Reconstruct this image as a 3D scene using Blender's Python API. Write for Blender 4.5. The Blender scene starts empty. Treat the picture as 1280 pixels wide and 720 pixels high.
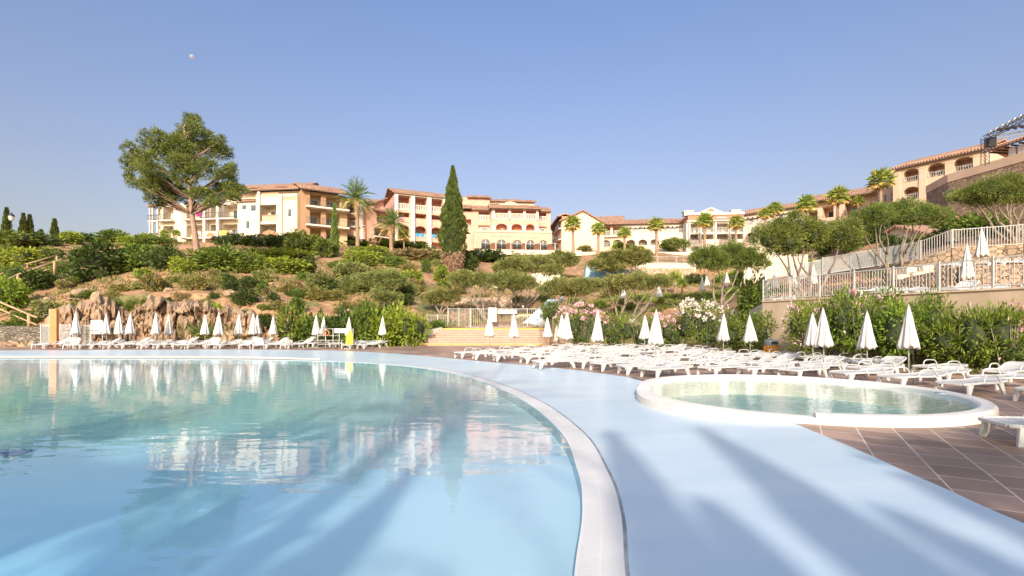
import bpy, math, random
import numpy as np
from mathutils import Vector, Matrix, noise
from mathutils.geometry import delaunay_2d_cdt
R = math.radians
random.seed(7); rng = np.random.default_rng(7)
sc = bpy.context.scene
COL = sc.collection
# ---------------------------------------------------------------- survey frame
# positions were surveyed from the viewpoint: bearing (px), nominal distance D, height angle (py)
CZ = 2.0; K = 0.886; HY = 405.0
def W(px, py, D): return Vector(((px-640)/700*D, K*D, CZ-(py-HY)/700*D))
def P(px, D, z): return Vector(((px-640)/700*D, K*D, z))
def G(px, py, z=0.2): return P(px, 700*(CZ-z)/(py-HY), z)
def inv(x, y):  # bearing, nominal distance
    D = y/K; return 640+x/D*700, D
# ---------------------------------------------------------------- materials
MATS = {}
def mat(name, c1, c2=None, scale=4.0, rough=0.8, bump=0.0, bscale=None, island=0.0, transl=0.0, detail=4, metal=0.0, spec=0.5, stretch=None, lo=.35, hi=.65):
    if name in MATS: return MATS[name]
    m = bpy.data.materials.new(name); m.use_nodes = True; nt = m.node_tree; nt.nodes.clear(); N = nt.nodes.new; L = nt.links.new
    out = N('ShaderNodeOutputMaterial'); bs = N('ShaderNodeBsdfPrincipled')
    bs.inputs['Roughness'].default_value = rough; bs.inputs['Metallic'].default_value = metal
    bs.inputs['Specular IOR Level'].default_value = spec
    tc = N('ShaderNodeTexCoord'); vec = tc.outputs['Object']
    if stretch:
        mp = N('ShaderNodeMapping'); mp.inputs['Scale'].default_value = stretch; L(vec, mp.inputs['Vector']); vec = mp.outputs['Vector']
    c2 = c2 or tuple(v*0.8 for v in c1)
    nz = N('ShaderNodeTexNoise'); nz.inputs['Scale'].default_value = scale; nz.inputs['Detail'].default_value = detail; L(vec, nz.inputs['Vector'])
    mr = N('ShaderNodeMapRange'); mr.inputs['From Min'].default_value = lo; mr.inputs['From Max'].default_value = hi; L(nz.outputs['Fac'], mr.inputs['Value'])
    mx = N('ShaderNodeMix'); mx.data_type = 'RGBA'; mx.inputs['A'].default_value = (*c1, 1); mx.inputs['B'].default_value = (*c2, 1); L(mr.outputs['Result'], mx.inputs['Factor'])
    col = mx.outputs['Result']
    if island:
        ge = N('ShaderNodeNewGeometry'); m2 = N('ShaderNodeMapRange'); m2.inputs['To Min'].default_value = 1-island; m2.inputs['To Max'].default_value = 1+island
        L(ge.outputs['Random Per Island'], m2.inputs['Value'])
        hs = N('ShaderNodeHueSaturation'); L(m2.outputs['Result'], hs.inputs['Value']); L(col, hs.inputs['Color']); col = hs.outputs['Color']
        oi = N('ShaderNodeObjectInfo'); m3 = N('ShaderNodeMapRange'); m3.inputs['To Min'].default_value = .485; m3.inputs['To Max'].default_value = .515; L(oi.outputs['Random'], m3.inputs['Value'])
        L(m3.outputs['Result'], hs.inputs['Hue'])
    L(col, bs.inputs['Base Color'])
    if bump:
        b = N('ShaderNodeBump'); b.inputs['Strength'].default_value = bump; b.inputs['Distance'].default_value = .05
        nb = N('ShaderNodeTexNoise'); nb.inputs['Scale'].default_value = bscale or scale*4; nb.inputs['Detail'].default_value = 6; L(vec, nb.inputs['Vector'])
        L(nb.outputs['Fac'], b.inputs['Height']); L(b.outputs['Normal'], bs.inputs['Normal'])
    sh = bs.outputs['BSDF']
    if transl:
        tr = N('ShaderNodeBsdfTranslucent'); L(col, tr.inputs['Color']); ms = N('ShaderNodeMixShader'); ms.inputs['Fac'].default_value = transl
        L(sh, ms.inputs[1]); L(tr.outputs['BSDF'], ms.inputs[2]); sh = ms.outputs['Shader']
    L(sh, out.inputs['Surface']); MATS[name] = m
    return m
def nodes(m): return m.node_tree.nodes, m.node_tree.links
def find(m, t): return [n for n in m.node_tree.nodes if n.bl_idname == t]

def leafm(name, c1, c2, isl=.35):
    c1 = tuple(v*1.75 for v in c1); c2 = tuple(v*1.75 for v in c2)
    return mat(name, c1, c2, scale=1.3, rough=.55, island=isl, transl=.30, spec=.25)
M_BRIGHT = leafm('leaf_bright', (.125,.165,.02), (.20,.235,.03))
M_GREEN = leafm('leaf_green', (.065,.095,.016), (.12,.15,.026))
M_DARK = leafm('leaf_dark', (.032,.052,.012), (.065,.088,.02))
M_OLIVE = leafm('leaf_olive', (.10,.115,.035), (.21,.215,.07))
M_DRY = leafm('leaf_dry', (.13,.125,.035), (.20,.165,.055))
M_BROWNL = leafm('leaf_brown', (.17,.13,.05), (.22,.16,.08))
M_PINE = leafm('leaf_pine', (.062,.088,.018), (.125,.145,.032), .4)
M_CYP = leafm('leaf_cypress', (.04,.06,.014), (.09,.11,.024))
M_PALM = leafm('leaf_palm', (.07,.11,.03), (.15,.18,.05))
M_FAN = leafm('leaf_fan', (.12,.17,.03), (.25,.27,.06))
M_PALMD = leafm('leaf_palm_dead', (.35,.25,.09), (.5,.36,.14))
M_OLEA = leafm('leaf_oleander', (.065,.10,.014), (.15,.19,.025))
M_PINK = mat('petal_pink', (.80,.42,.47), (.88,.60,.62), scale=9, island=.1, transl=.2)
M_PETW = mat('petal_white', (.85,.8,.74), (.8,.7,.66), scale=9, island=.08, transl=.2)
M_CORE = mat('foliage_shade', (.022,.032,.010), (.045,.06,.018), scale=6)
M_BARK = mat('bark_grey', (.17,.13,.10), (.30,.24,.18), scale=7, bump=.8, bscale=20, stretch=(1,1,.35))
M_BARKP = mat('bark_pine', (.28,.17,.12), (.40,.28,.21), scale=4, bump=1, bscale=9, stretch=(1,1,.4))
M_PTRUNK = mat('palm_trunk', (.27,.17,.10), (.40,.28,.18), scale=9, bump=1, bscale=12, stretch=(1,1,3))
M_SKIRT = mat('dead_skirt', (.22,.13,.08), (.34,.22,.13), scale=5, island=.35)
M_WHITE = mat('white_plastic', (.61,.60,.585), (.55,.54,.525), scale=8, rough=.42)
M_CANVAS = mat('parasol_canvas', (.68,.65,.61), (.61,.58,.54), scale=3, rough=.9, bump=.25, bscale=40, transl=.08)
M_POLE = mat('parasol_pole', (.62,.60,.57), (.5,.48,.46), scale=9, rough=.4, metal=.3)
M_WMETAL = mat('white_metal', (.52,.50,.47), (.46,.44,.41), scale=5, rough=.45)
M_DMETAL = mat('dark_metal', (.035,.035,.04), (.06,.06,.065), scale=9, rough=.45)
M_GALV = mat('galvanised', (.33,.35,.36), (.42,.43,.44), scale=6, rough=.5, metal=.4)
M_WOOD = mat('rail_wood', (.50,.34,.20), (.38,.25,.14), scale=6, rough=.75, bump=.3)
M_ORANGE = mat('shower_orange', (.62,.25,.09), (.54,.21,.08), scale=4, rough=.6)
M_YELLOW = mat('step_yellow', (.88,.55,.02), (.78,.47,.02), scale=4, rough=.6)
M_YBOARD = mat('yellow_board', (.85,.72,.03), rough=.5)
M_BLUE = mat('slide_blue', (.16,.38,.55), (.25,.46,.6), scale=2, rough=.5)
M_BTOWEL = mat('towel_blue', (.05,.35,.62), rough=.9)
M_PTOWEL = mat('towel_pink', (.75,.25,.42), rough=.9)
M_YTOWEL = mat('towel_yellow', (.85,.68,.12), rough=.9)
M_MTOWEL = mat('towel_magenta', (.55,.02,.2), rough=.9)
M_GLASS = mat('window_glass', (.05,.07,.085), (.10,.12,.14), scale=.8, rough=.12, spec=.8)
M_FRAMEW = mat('frame_white', (.80,.77,.71), rough=.5)
M_CREAM = mat('stucco_cream', (.72,.62,.48), (.65,.555,.425), scale=.9, rough=.92, bump=.15, bscale=12)
M_CREAM2 = mat('stucco_pale', (.70,.60,.47), (.63,.53,.41), scale=.9, rough=.92, bump=.15, bscale=12)
M_PINKW = mat('stucco_orange', (.70,.405,.30), (.63,.35,.26), scale=.8, rough=.92, bump=.15, bscale=12)
M_PEACH = mat('stucco_peach', (.70,.50,.38), (.63,.44,.33), scale=.8, rough=.92, bump=.15, bscale=12)
M_REDW = mat('stucco_red', (.55,.22,.15), (.50,.19,.13), scale=.8, rough=.92)
M_BRICK = mat('brick_brown', (.36,.21,.12), (.46,.28,.16), scale=6, rough=.9, bump=.4)
M_TRIM = mat('trim_white', (.72,.64,.56), (.66,.58,.50), scale=1, rough=.8)
M_LATT = mat('terracotta_lattice', (.52,.26,.14), rough=.85)
M_CONC = mat('coping_cream', (.84,.78,.71), (.76,.70,.62), scale=1.7, rough=.7, bump=.1, bscale=25)
M_RET = mat('retaining_render', (.66,.49,.34), (.54,.39,.27), scale=.7, rough=.92, bump=.2, bscale=14)
M_SIGNW = mat('sign_white', (.62,.61,.60), rough=.5)
M_TRASH = mat('bin_orange', (.85,.36,.04), (.75,.3,.03), rough=.5)
M_BEAM = mat('pergola_beam', (.12,.08,.06), rough=.8)
M_MOON = mat('moon_rock', (.60,.60,.62), (.48,.50,.54), scale=.25, rough=1)

def m_rooftile():
    m = mat('roof_tiles', (.52,.30,.20), (.40,.23,.15), scale=1.4, rough=.9); N, L = nodes(m)
    tc = find(m,'ShaderNodeTexCoord')[0]; bs = find(m,'ShaderNodeBsdfPrincipled')[0]
    w = N.new('ShaderNodeTexWave'); w.inputs['Scale'].default_value = .9; w.inputs['Distortion'].default_value = .6; w.bands_direction = 'X'
    L.new(tc.outputs['Object'], w.inputs['Vector']); b = N.new('ShaderNodeBump'); b.inputs['Strength'].default_value = 1; b.inputs['Distance'].default_value = .15
    L.new(w.outputs['Fac'], b.inputs['Height']); L.new(b.outputs['Normal'], bs.inputs['Normal']); return m
M_ROOF = m_rooftile()
def m_stone(name, c1, c2, c3, scale, mort=(.20,.15,.11), st=(1,1,1.5)):
    m = mat(name, c1, c2, scale=scale*.4, rough=.9); N, L = nodes(m)
    tc = find(m,'ShaderNodeTexCoord')[0]; bs = find(m,'ShaderNodeBsdfPrincipled')[0]; mx0 = find(m,'ShaderNodeMix')[0]
    mp = N.new('ShaderNodeMapping'); mp.inputs['Scale'].default_value = st; L.new(tc.outputs['Object'], mp.inputs['Vector'])
    v = N.new('ShaderNodeTexVoronoi'); v.inputs['Scale'].default_value = scale; L.new(mp.outputs['Vector'], v.inputs['Vector'])
    v2 = N.new('ShaderNodeTexVoronoi'); v2.feature = 'DISTANCE_TO_EDGE'; v2.inputs['Scale'].default_value = scale; L.new(mp.outputs['Vector'], v2.inputs['Vector'])
    sep = N.new('ShaderNodeSeparateColor'); L.new(v.outputs['Color'], sep.inputs['Color'])
    ma = N.new('ShaderNodeMix'); ma.data_type = 'RGBA'; L.new(sep.outputs['Red'], ma.inputs['Factor']); L.new(mx0.outputs['Result'], ma.inputs['A']); ma.inputs['B'].default_value = (*c3,1)
    r = N.new('ShaderNodeMapRange'); r.inputs['From Min'].default_value = .0; r.inputs['From Max'].default_value = .055; L.new(v2.outputs['Distance'], r.inputs['Value'])
    mb = N.new('ShaderNodeMix'); mb.data_type = 'RGBA'; mb.inputs['A'].default_value = (*mort,1); L.new(r.outputs['Result'], mb.inputs['Factor']); L.new(ma.outputs['Result'], mb.inputs['B'])
    L.new(mb.outputs['Result'], bs.inputs['Base Color'])
    b = N.new('ShaderNodeBump'); b.inputs['Strength'].default_value = .9; b.inputs['Distance'].default_value = .12; L.new(r.outputs['Result'], b.inputs['Height']); L.new(b.outputs['Normal'], bs.inputs['Normal'])
    return m
M_STONE = m_stone('stone_wall', (.42,.29,.19), (.50,.36,.24), (.27,.19,.13), 2.5)
M_STONEP = m_stone('stone_wall_pale', (.60,.44,.30), (.66,.50,.36), (.46,.33,.22), 2.1, (.34,.25,.18))
M_STONED = m_stone('stone_wall_dry', (.22,.18,.14), (.30,.25,.19), (.13,.11,.085), 2.3, (.06,.05,.04), (1,1,2.4))

def m_deck():
    m = mat('deck_tiles', (.46,.29,.21), (.38,.24,.17), scale=.9, rough=.5, spec=.35); N, L = nodes(m)
    tc = find(m,'ShaderNodeTexCoord')[0]; bs = find(m,'ShaderNodeBsdfPrincipled')[0]; mx0 = find(m,'ShaderNodeMix')[0]
    mp = N.new('ShaderNodeMapping'); mp.inputs['Rotation'].default_value = (0,0,R(29.5)); mp.inputs['Location'].default_value = (.12,.2,0); L.new(tc.outputs['Object'], mp.inputs['Vector'])
    sw = N.new('ShaderNodeSeparateXYZ'); L.new(mp.outputs['Vector'], sw.inputs[0]); cb = N.new('ShaderNodeCombineXYZ'); L.new(sw.outputs['Y'], cb.inputs['X']); L.new(sw.outputs['X'], cb.inputs['Y'])
    br = N.new('ShaderNodeTexBrick'); br.inputs['Scale'].default_value = 1.0; br.inputs['Mortar Size'].default_value = .011; br.inputs['Mortar Smooth'].default_value = .2
    br.inputs['Brick Width'].default_value = .56; br.inputs['Row Height'].default_value = .54; br.offset = .37
    br.inputs['Color1'].default_value = (1,1,1,1); br.inputs['Color2'].default_value = (.64,.62,.60,1); br.inputs['Mortar'].default_value = (1.6,2.0,2.3,1)
    L.new(cb.outputs['Vector'], br.inputs['Vector'])
    mu = N.new('ShaderNodeMix'); mu.data_type = 'RGBA'; mu.blend_type = 'MULTIPLY'; mu.inputs['Factor'].default_value = 1
    L.new(mx0.outputs['Result'], mu.inputs['A']); L.new(br.outputs['Color'], mu.inputs['B'])
    # damp stains
    n2 = N.new('ShaderNodeTexNoise'); n2.inputs['Scale'].default_value = .35; n2.inputs['Detail'].default_value = 5; L.new(tc.outputs['Object'], n2.inputs['Vector'])
    mr = N.new('ShaderNodeMapRange'); mr.inputs['From Min'].default_value = .4; mr.inputs['From Max'].default_value = .6; mr.inputs['To Min'].default_value = .75; mr.inputs['To Max'].default_value = 1.25; L.new(n2.outputs['Fac'], mr.inputs['Value'])
    hs = N.new('ShaderNodeHueSaturation'); L.new(mr.outputs['Result'], hs.inputs['Value']); L.new(mu.outputs['Result'], hs.inputs['Color'])
    L.new(hs.outputs['Color'], bs.inputs['Base Color'])
    b = N.new('ShaderNodeBump'); b.inputs['Strength'].default_value = .25; b.inputs['Distance'].default_value = .01; L.new(br.outputs['Fac'], b.inputs['Height']); b.invert = True; L.new(b.outputs['Normal'], bs.inputs['Normal'])
    return m
M_DECK = m_deck()
M_APRON = mat('apron_paint', (.51,.65,.755), (.63,.73,.79), scale=.45, rough=.30, bump=.06, bscale=14, detail=8, stretch=(.5,2.2,1), lo=.3, hi=.7)
def m_soil():
    m = mat('hill_soil', (.47,.27,.145), (.32,.175,.09), scale=.5, rough=.95, bump=1, bscale=3, detail=8); N, L = nodes(m)
    tc = find(m,'ShaderNodeTexCoord')[0]; bs = find(m,'ShaderNodeBsdfPrincipled')[0]; mx0 = find(m,'ShaderNodeMix')[0]
    n = N.new('ShaderNodeTexNoise'); n.inputs['Scale'].default_value = .28; n.inputs['Detail'].default_value = 9; n.inputs['Roughness'].default_value = .65; L.new(tc.outputs['Object'], n.inputs['Vector'])
    r = N.new('ShaderNodeMapRange'); r.inputs['From Min'].default_value = .53; r.inputs['From Max'].default_value = .6; L.new(n.outputs['Fac'], r.inputs['Value'])
    ma = N.new('ShaderNodeMix'); ma.data_type = 'RGBA'; L.new(r.outputs['Result'], ma.inputs['Factor']); L.new(mx0.outputs['Result'], ma.inputs['A']); ma.inputs['B'].default_value = (.17,.16,.055,1)
    n3 = N.new('ShaderNodeTexNoise'); n3.inputs['Scale'].default_value = 2.2; n3.inputs['Detail'].default_value = 6; L.new(tc.outputs['Object'], n3.inputs['Vector'])
    r3 = N.new('ShaderNodeMapRange'); r3.inputs['From Min'].default_value = .35; r3.inputs['From Max'].default_value = .62; r3.inputs['To Min'].default_value=.68; r3.inputs['To Max'].default_value=1.15; L.new(n3.outputs['Fac'], r3.inputs['Value'])
    hs = N.new('ShaderNodeHueSaturation'); L.new(r3.outputs['Result'], hs.inputs['Value']); L.new(ma.outputs['Result'], hs.inputs['Color']); L.new(hs.outputs['Color'], bs.inputs['Base Color'])
    return m
M_SOIL = m_soil()
def m_rock():
    m = mat('cliff_rock', (.45,.31,.19), (.24,.155,.10), scale=.7, rough=.92, bump=1, bscale=2.6, detail=9, stretch=(1,1,.7)); N, L = nodes(m)
    tc = find(m,'ShaderNodeTexCoord')[0]; bs = find(m,'ShaderNodeBsdfPrincipled')[0]; mx0 = find(m,'ShaderNodeMix')[0]
    mp = N.new('ShaderNodeMapping'); mp.inputs['Scale'].default_value = (.55,.55,.4); L.new(tc.outputs['Object'], mp.inputs['Vector'])
    nd = N.new('ShaderNodeTexNoise'); nd.inputs['Scale'].default_value = 1.2; L.new(mp.outputs['Vector'], nd.inputs['Vector'])
    ad = N.new('ShaderNodeVectorMath'); ad.operation = 'ADD'; L.new(mp.outputs['Vector'], ad.inputs[0]); L.new(nd.outputs['Color'], ad.inputs[1])
    v = N.new('ShaderNodeTexVoronoi'); v.feature = 'DISTANCE_TO_EDGE'; v.inputs['Scale'].default_value = .9; L.new(ad.outputs['Vector'], v.inputs['Vector'])
    r = N.new('ShaderNodeMapRange'); r.inputs['From Min'].default_value = 0; r.inputs['From Max'].default_value = .025; r.inputs['To Min'].default_value=.6; L.new(v.outputs['Distance'], r.inputs['Value'])
    hs = N.new('ShaderNodeHueSaturation'); L.new(r.outputs['Result'], hs.inputs['Value']); L.new(mx0.outputs['Result'], hs.inputs['Color']); L.new(hs.outputs['Color'], bs.inputs['Base Color'])
    return m
M_ROCK = m_rock()
M_GRASS = mat('dry_grass', (.20,.20,.06), (.33,.27,.11), scale=1.5, rough=.95, island=.3, transl=.2)
M_LAWN = mat('lawn', (.17,.20,.05), (.30,.26,.10), scale=.8, rough=.95, bump=.6, bscale=15)
def m_grate():
    m = mat('gutter_grate', (.86,.83,.78), (.81,.78,.73), scale=3, rough=.5); N, L = nodes(m)
    tc = find(m,'ShaderNodeTexCoord')[0]; bs = find(m,'ShaderNodeBsdfPrincipled')[0]; mx0 = find(m,'ShaderNodeMix')[0]
    sp = N.new('ShaderNodeSeparateXYZ'); L.new(tc.outputs['UV'], sp.inputs[0])
    a = N.new('ShaderNodeMath'); a.operation = 'MULTIPLY'; a.inputs[1].default_value = 1/.03; L.new(sp.outputs['X'], a.inputs[0])
    f = N.new('ShaderNodeMath'); f.operation = 'FRACT'; L.new(a.outputs[0], f.inputs[0])
    g = N.new('ShaderNodeMath'); g.operation = 'LESS_THAN'; g.inputs[1].default_value = .22; L.new(f.outputs[0], g.inputs[0])
    c = N.new('ShaderNodeMath'); c.operation = 'SUBTRACT'; c.inputs[1].default_value = .5; L.new(sp.outputs['Y'], c.inputs[0])
    c2 = N.new('ShaderNodeMath'); c2.operation = 'ABSOLUTE'; L.new(c.outputs[0], c2.inputs[0])
    c3 = N.new('ShaderNodeMath'); c3.operation = 'GREATER_THAN'; c3.inputs[1].default_value = .02; L.new(c2.outputs[0], c3.inputs[0])
    c4 = N.new('ShaderNodeMath'); c4.operation = 'LESS_THAN'; c4.inputs[1].default_value = .44; L.new(c2.outputs[0], c4.inputs[0])
    k1 = N.new('ShaderNodeMath'); k1.operation = 'MULTIPLY'; L.new(g.outputs[0], k1.inputs[0]); L.new(c3.outputs[0], k1.inputs[1])
    k2 = N.new('ShaderNodeMath'); k2.operation = 'MULTIPLY'; L.new(k1.outputs[0], k2.inputs[0]); L.new(c4.outputs[0], k2.inputs[1])
    k3 = N.new('ShaderNodeMath'); k3.operation = 'MULTIPLY'; k3.inputs[1].default_value = .42; L.new(k2.outputs[0], k3.inputs[0])
    mx = N.new('ShaderNodeMix'); mx.data_type = 'RGBA'; L.new(k3.outputs[0], mx.inputs['Factor']); L.new(mx0.outputs['Result'], mx.inputs['A']); mx.inputs['B'].default_value = (.25,.24,.23,1)
    L.new(mx.outputs['Result'], bs.inputs['Base Color']); return m
M_GRATE = m_grate()
def m_water(name, tint, bump, scale, far=0.0):
    m = bpy.data.materials.new(name); m.use_nodes = True; nt = m.node_tree; nt.nodes.clear(); N = nt.nodes.new; L = nt.links.new
    out = N('ShaderNodeOutputMaterial'); tr = N('ShaderNodeBsdfTransparent'); tr.inputs['Color'].default_value = (*tint,1)
    gl = N('ShaderNodeBsdfGlossy'); gl.inputs['Roughness'].default_value = .015; gl.inputs['Color'].default_value = (.97,.98,1,1)
    ms = N('ShaderNodeMixShader'); ge = N('ShaderNodeNewGeometry'); dt = N('ShaderNodeVectorMath'); dt.operation = 'DOT_PRODUCT'; L(ge.outputs['Incoming'], dt.inputs[0])
    def mth(op, a, v=None):
        q = N('ShaderNodeMath'); q.operation = op; L(a, q.inputs[0])
        if v is not None: q.inputs[1].default_value = v
        return q.outputs[0]
    q = mth('ABSOLUTE', dt.outputs['Value']); om = N('ShaderNodeMath'); om.operation = 'SUBTRACT'; om.inputs[0].default_value = 1; om.use_clamp = True; L(q, om.inputs[1])
    fr_out = mth('ADD', mth('MULTIPLY', mth('POWER', om.outputs[0], 5), .98), .02)
    tc = N('ShaderNodeTexCoord'); mp = N('ShaderNodeMapping'); mp.inputs['Scale'].default_value = (.55,1.3,1); L(tc.outputs['Object'], mp.inputs['Vector'])
    n1 = N('ShaderNodeTexNoise'); n1.inputs['Scale'].default_value = scale; n1.inputs['Detail'].default_value = 3; n1.inputs['Roughness'].default_value = .45; L(mp.outputs['Vector'], n1.inputs['Vector'])
    n2 = N('ShaderNodeTexNoise'); n2.inputs['Scale'].default_value = .12; n2.inputs['Detail'].default_value = 2; L(tc.outputs['Object'], n2.inputs['Vector'])
    r = N('ShaderNodeMapRange'); r.inputs['From Min'].default_value = .35; r.inputs['From Max'].default_value = .65; r.inputs['To Min'].default_value = .45; r.inputs['To Max'].default_value = 1.15; L(n2.outputs['Fac'], r.inputs['Value'])
    mm = N('ShaderNodeMath'); mm.operation = 'MULTIPLY'; L(n1.outputs['Fac'], mm.inputs[0]); L(r.outputs['Result'], mm.inputs[1])
    b = N('ShaderNodeBump'); b.inputs['Strength'].default_value = 1; b.inputs['Distance'].default_value = bump; L(mm.outputs[0], b.inputs['Height'])
    L(b.outputs['Normal'], gl.inputs['Normal']); L(b.outputs['Normal'], dt.inputs[1])
    L(fr_out, ms.inputs['Fac']); L(tr.outputs['BSDF'], ms.inputs[1]); L(gl.outputs['BSDF'], ms.inputs[2]); L(ms.outputs['Shader'], out.inputs['Surface'])
    return m
M_WATER = m_water('pool_water', (.90,.97,.985), .0085, 2.2)
M_WATER2 = m_water('small_pool_water', (.88,.95,.95), .013, 4.5)
def m_floor():
    m = mat('pool_floor', (.36,.68,.84), (.42,.74,.87), scale=.35, rough=.8, stretch=(.5,1.6,1), detail=6, lo=.3, hi=.7); N, L = nodes(m)
    bs = find(m,'ShaderNodeBsdfPrincipled')[0]; mx0 = find(m,'ShaderNodeMix')[0]; tc = find(m,'ShaderNodeTexCoord')[0]
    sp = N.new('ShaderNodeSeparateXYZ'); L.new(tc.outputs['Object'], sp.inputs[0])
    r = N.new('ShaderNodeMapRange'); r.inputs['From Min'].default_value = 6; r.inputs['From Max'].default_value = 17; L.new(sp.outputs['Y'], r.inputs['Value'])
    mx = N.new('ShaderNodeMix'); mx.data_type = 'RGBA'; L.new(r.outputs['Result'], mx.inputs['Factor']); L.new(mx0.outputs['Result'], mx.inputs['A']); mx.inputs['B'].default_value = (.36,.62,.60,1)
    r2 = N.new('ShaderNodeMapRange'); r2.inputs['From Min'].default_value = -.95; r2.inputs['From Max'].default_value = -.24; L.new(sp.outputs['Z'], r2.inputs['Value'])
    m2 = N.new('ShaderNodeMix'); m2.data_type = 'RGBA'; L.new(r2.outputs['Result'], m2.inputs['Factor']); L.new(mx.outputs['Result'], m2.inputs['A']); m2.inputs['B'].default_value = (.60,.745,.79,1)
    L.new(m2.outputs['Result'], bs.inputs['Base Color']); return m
M_FLOOR = m_floor()
M_FLOOR2 = mat('small_pool_floor', (.40,.58,.58), (.45,.62,.62), scale=1, rough=.8)
M_LINE = mat('lane_paint', (.05,.16,.32), (.06,.2,.36), rough=.8)
# ---------------------------------------------------------------- mesh helpers
class MB:
    def __init__(s): s.v = []; s.f = []; s.m = []; s.cur = 0
    def add(s, vs, fs):
        n = len(s.v); s.v += [tuple(v) for v in vs]; s.f += [tuple(i+n for i in f) for f in fs]; s.m += [s.cur]*len(fs); return s
    def box(s, x0, x1, y0, y1, z0, z1):
        return s.add([(x0,y0,z0),(x1,y0,z0),(x1,y1,z0),(x0,y1,z0),(x0,y0,z1),(x1,y0,z1),(x1,y1,z1),(x0,y1,z1)],
              [(0,3,2,1),(4,5,6,7),(0,1,5,4),(1,2,6,5),(2,3,7,6),(3,0,4,7)])
    def quad(s, a, b, c, d): return s.add([a,b,c,d], [(0,1,2,3)])
    def bar(s, a, b, w, h=None, up=(0,0,1)):
        h = h or w; a = Vector(a); b = Vector(b); d = (b-a).normalized(); u = Vector(up)
        if abs(d.dot(u)) > .98: u = Vector((1,0,0))
        r = d.cross(u).normalized()*w/2; t = r.cross(d).normalized()*h/2
        vs = [a-r-t, a+r-t, a+r+t, a-r+t, b-r-t, b+r-t, b+r+t, b-r+t]
        return s.add(vs, [(0,1,2,3),(7,6,5,4),(0,4,5,1),(1,5,6,2),(2,6,7,3),(3,7,4,0)])
    def tube(s, pts, rad, n=8, cap=True):
        pts = [Vector(p) for p in pts]; m = len(pts)
        if not hasattr(rad, '__len__'): rad = [rad]*m
        base = len(s.v); prev = None; vs = []
        for i, p in enumerate(pts):
            d = (pts[min(i+1,m-1)]-pts[max(i-1,0)]).normalized()
            if prev is None:
                u = Vector((0,0,1)) if abs(d.z) < .9 else Vector((1,0,0)); a = d.cross(u).normalized()
            else: a = (prev - d*prev.dot(d)).normalized()
            prev = a; b = d.cross(a)
            for k in range(n):
                t = 2*math.pi*k/n; vs.append(p+a*math.cos(t)*rad[i]+b*math.sin(t)*rad[i])
        fs = [(i*n+k, i*n+(k+1)%n, (i+1)*n+(k+1)%n, (i+1)*n+k) for i in range(m-1) for k in range(n)]
        if cap: fs += [tuple(range(n))[::-1], tuple(range((m-1)*n, m*n))]
        return s.add(vs, fs)
    def lathe(s, prof, n=12, c=(0,0,0), fn=None):
        vs = []; 
        for r, z in prof:
            for k in range(n):
                t = 2*math.pi*k/n; rr = r*(fn(k, z) if fn else 1); vs.append((c[0]+rr*math.cos(t), c[1]+rr*math.sin(t), c[2]+z))
        m = len(prof)
        return s.add(vs, [(i*n+k, i*n+(k+1)%n, (i+1)*n+(k+1)%n, (i+1)*n+k) for i in range(m-1) for k in range(n)])
    def prism(s, poly, z0, z1):
        n = len(poly); return s.add([(x,y,z0) for x,y in poly]+[(x,y,z1) for x,y in poly], [tuple(range(n))[::-1], tuple(range(n,2*n))]+[(i,(i+1)%n,n+(i+1)%n,n+i) for i in range(n)])
    def build(s, name, mats, parent=None, smooth=False, bevel=0):
        me = bpy.data.meshes.new(name); me.from_pydata(s.v, [], s.f)
        for m in (mats if isinstance(mats, (list,tuple)) else [mats]): me.materials.append(m)
        if any(s.m): me.polygons.foreach_set('material_index', s.m)
        if smooth: me.polygons.foreach_set('use_smooth', [True]*len(s.f))
        me.update(); o = bpy.data.objects.new(name, me); COL.objects.link(o)
        if parent: o.parent = parent
        if bevel:
            b = o.modifiers.new('bevel','BEVEL'); b.width = bevel; b.segments = 2; b.limit_method = 'ANGLE'
        return o
LABELS = []   # (object, base label, bearing) – made unique at the end
def tag(o, label, cat, group=None, px=None):
    o['label'] = label; o['category'] = cat
    if group: o['group'] = group
    LABELS.append((o, px)); return o
def empty(name, loc, rz=0):
    o = bpy.data.objects.new(name, None); COL.objects.link(o); o.location = loc; o.rotation_euler = (0,0,rz); o.empty_display_size = .2; return o
def struct(o): o['kind'] = 'structure'; return o
def copy_tree(o, parent=None):
    c = o.copy(); COL.objects.link(c); c.parent = parent
    for ch in list(CH.get(o.name, [])): copy_tree(ch, c)
    return c
CH = {}
def reg(root):
    for o in COL.objects:
        if o.parent: CH.setdefault(o.parent.name, [])
    def rec(o):
        CH[o.name] = [c for c in COL.objects if c.parent == o]
        for c in CH[o.name]: rec(c)
    rec(root)
def build_np(name, V, Q, mats, parent=None, midx=None, smooth=False):
    me = bpy.data.meshes.new(name); n = len(V); m = len(Q)
    me.vertices.add(n); me.vertices.foreach_set('co', np.asarray(V, np.float32).ravel())
    me.loops.add(m*4); me.loops.foreach_set('vertex_index', np.asarray(Q, np.int32).ravel())
    me.polygons.add(m); me.polygons.foreach_set('loop_start', np.arange(0, m*4, 4, dtype=np.int32)); me.polygons.foreach_set('loop_total', np.full(m, 4, np.int32))
    for a in (mats if isinstance(mats,(list,tuple)) else [mats]): me.materials.append(a)
    if midx is not None: me.polygons.foreach_set('material_index', np.asarray(midx, np.int32))
    me.update(calc_edges=True); me.validate()
    o = bpy.data.objects.new(name, me); COL.objects.link(o)
    if parent: o.parent = parent
    return o
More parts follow.
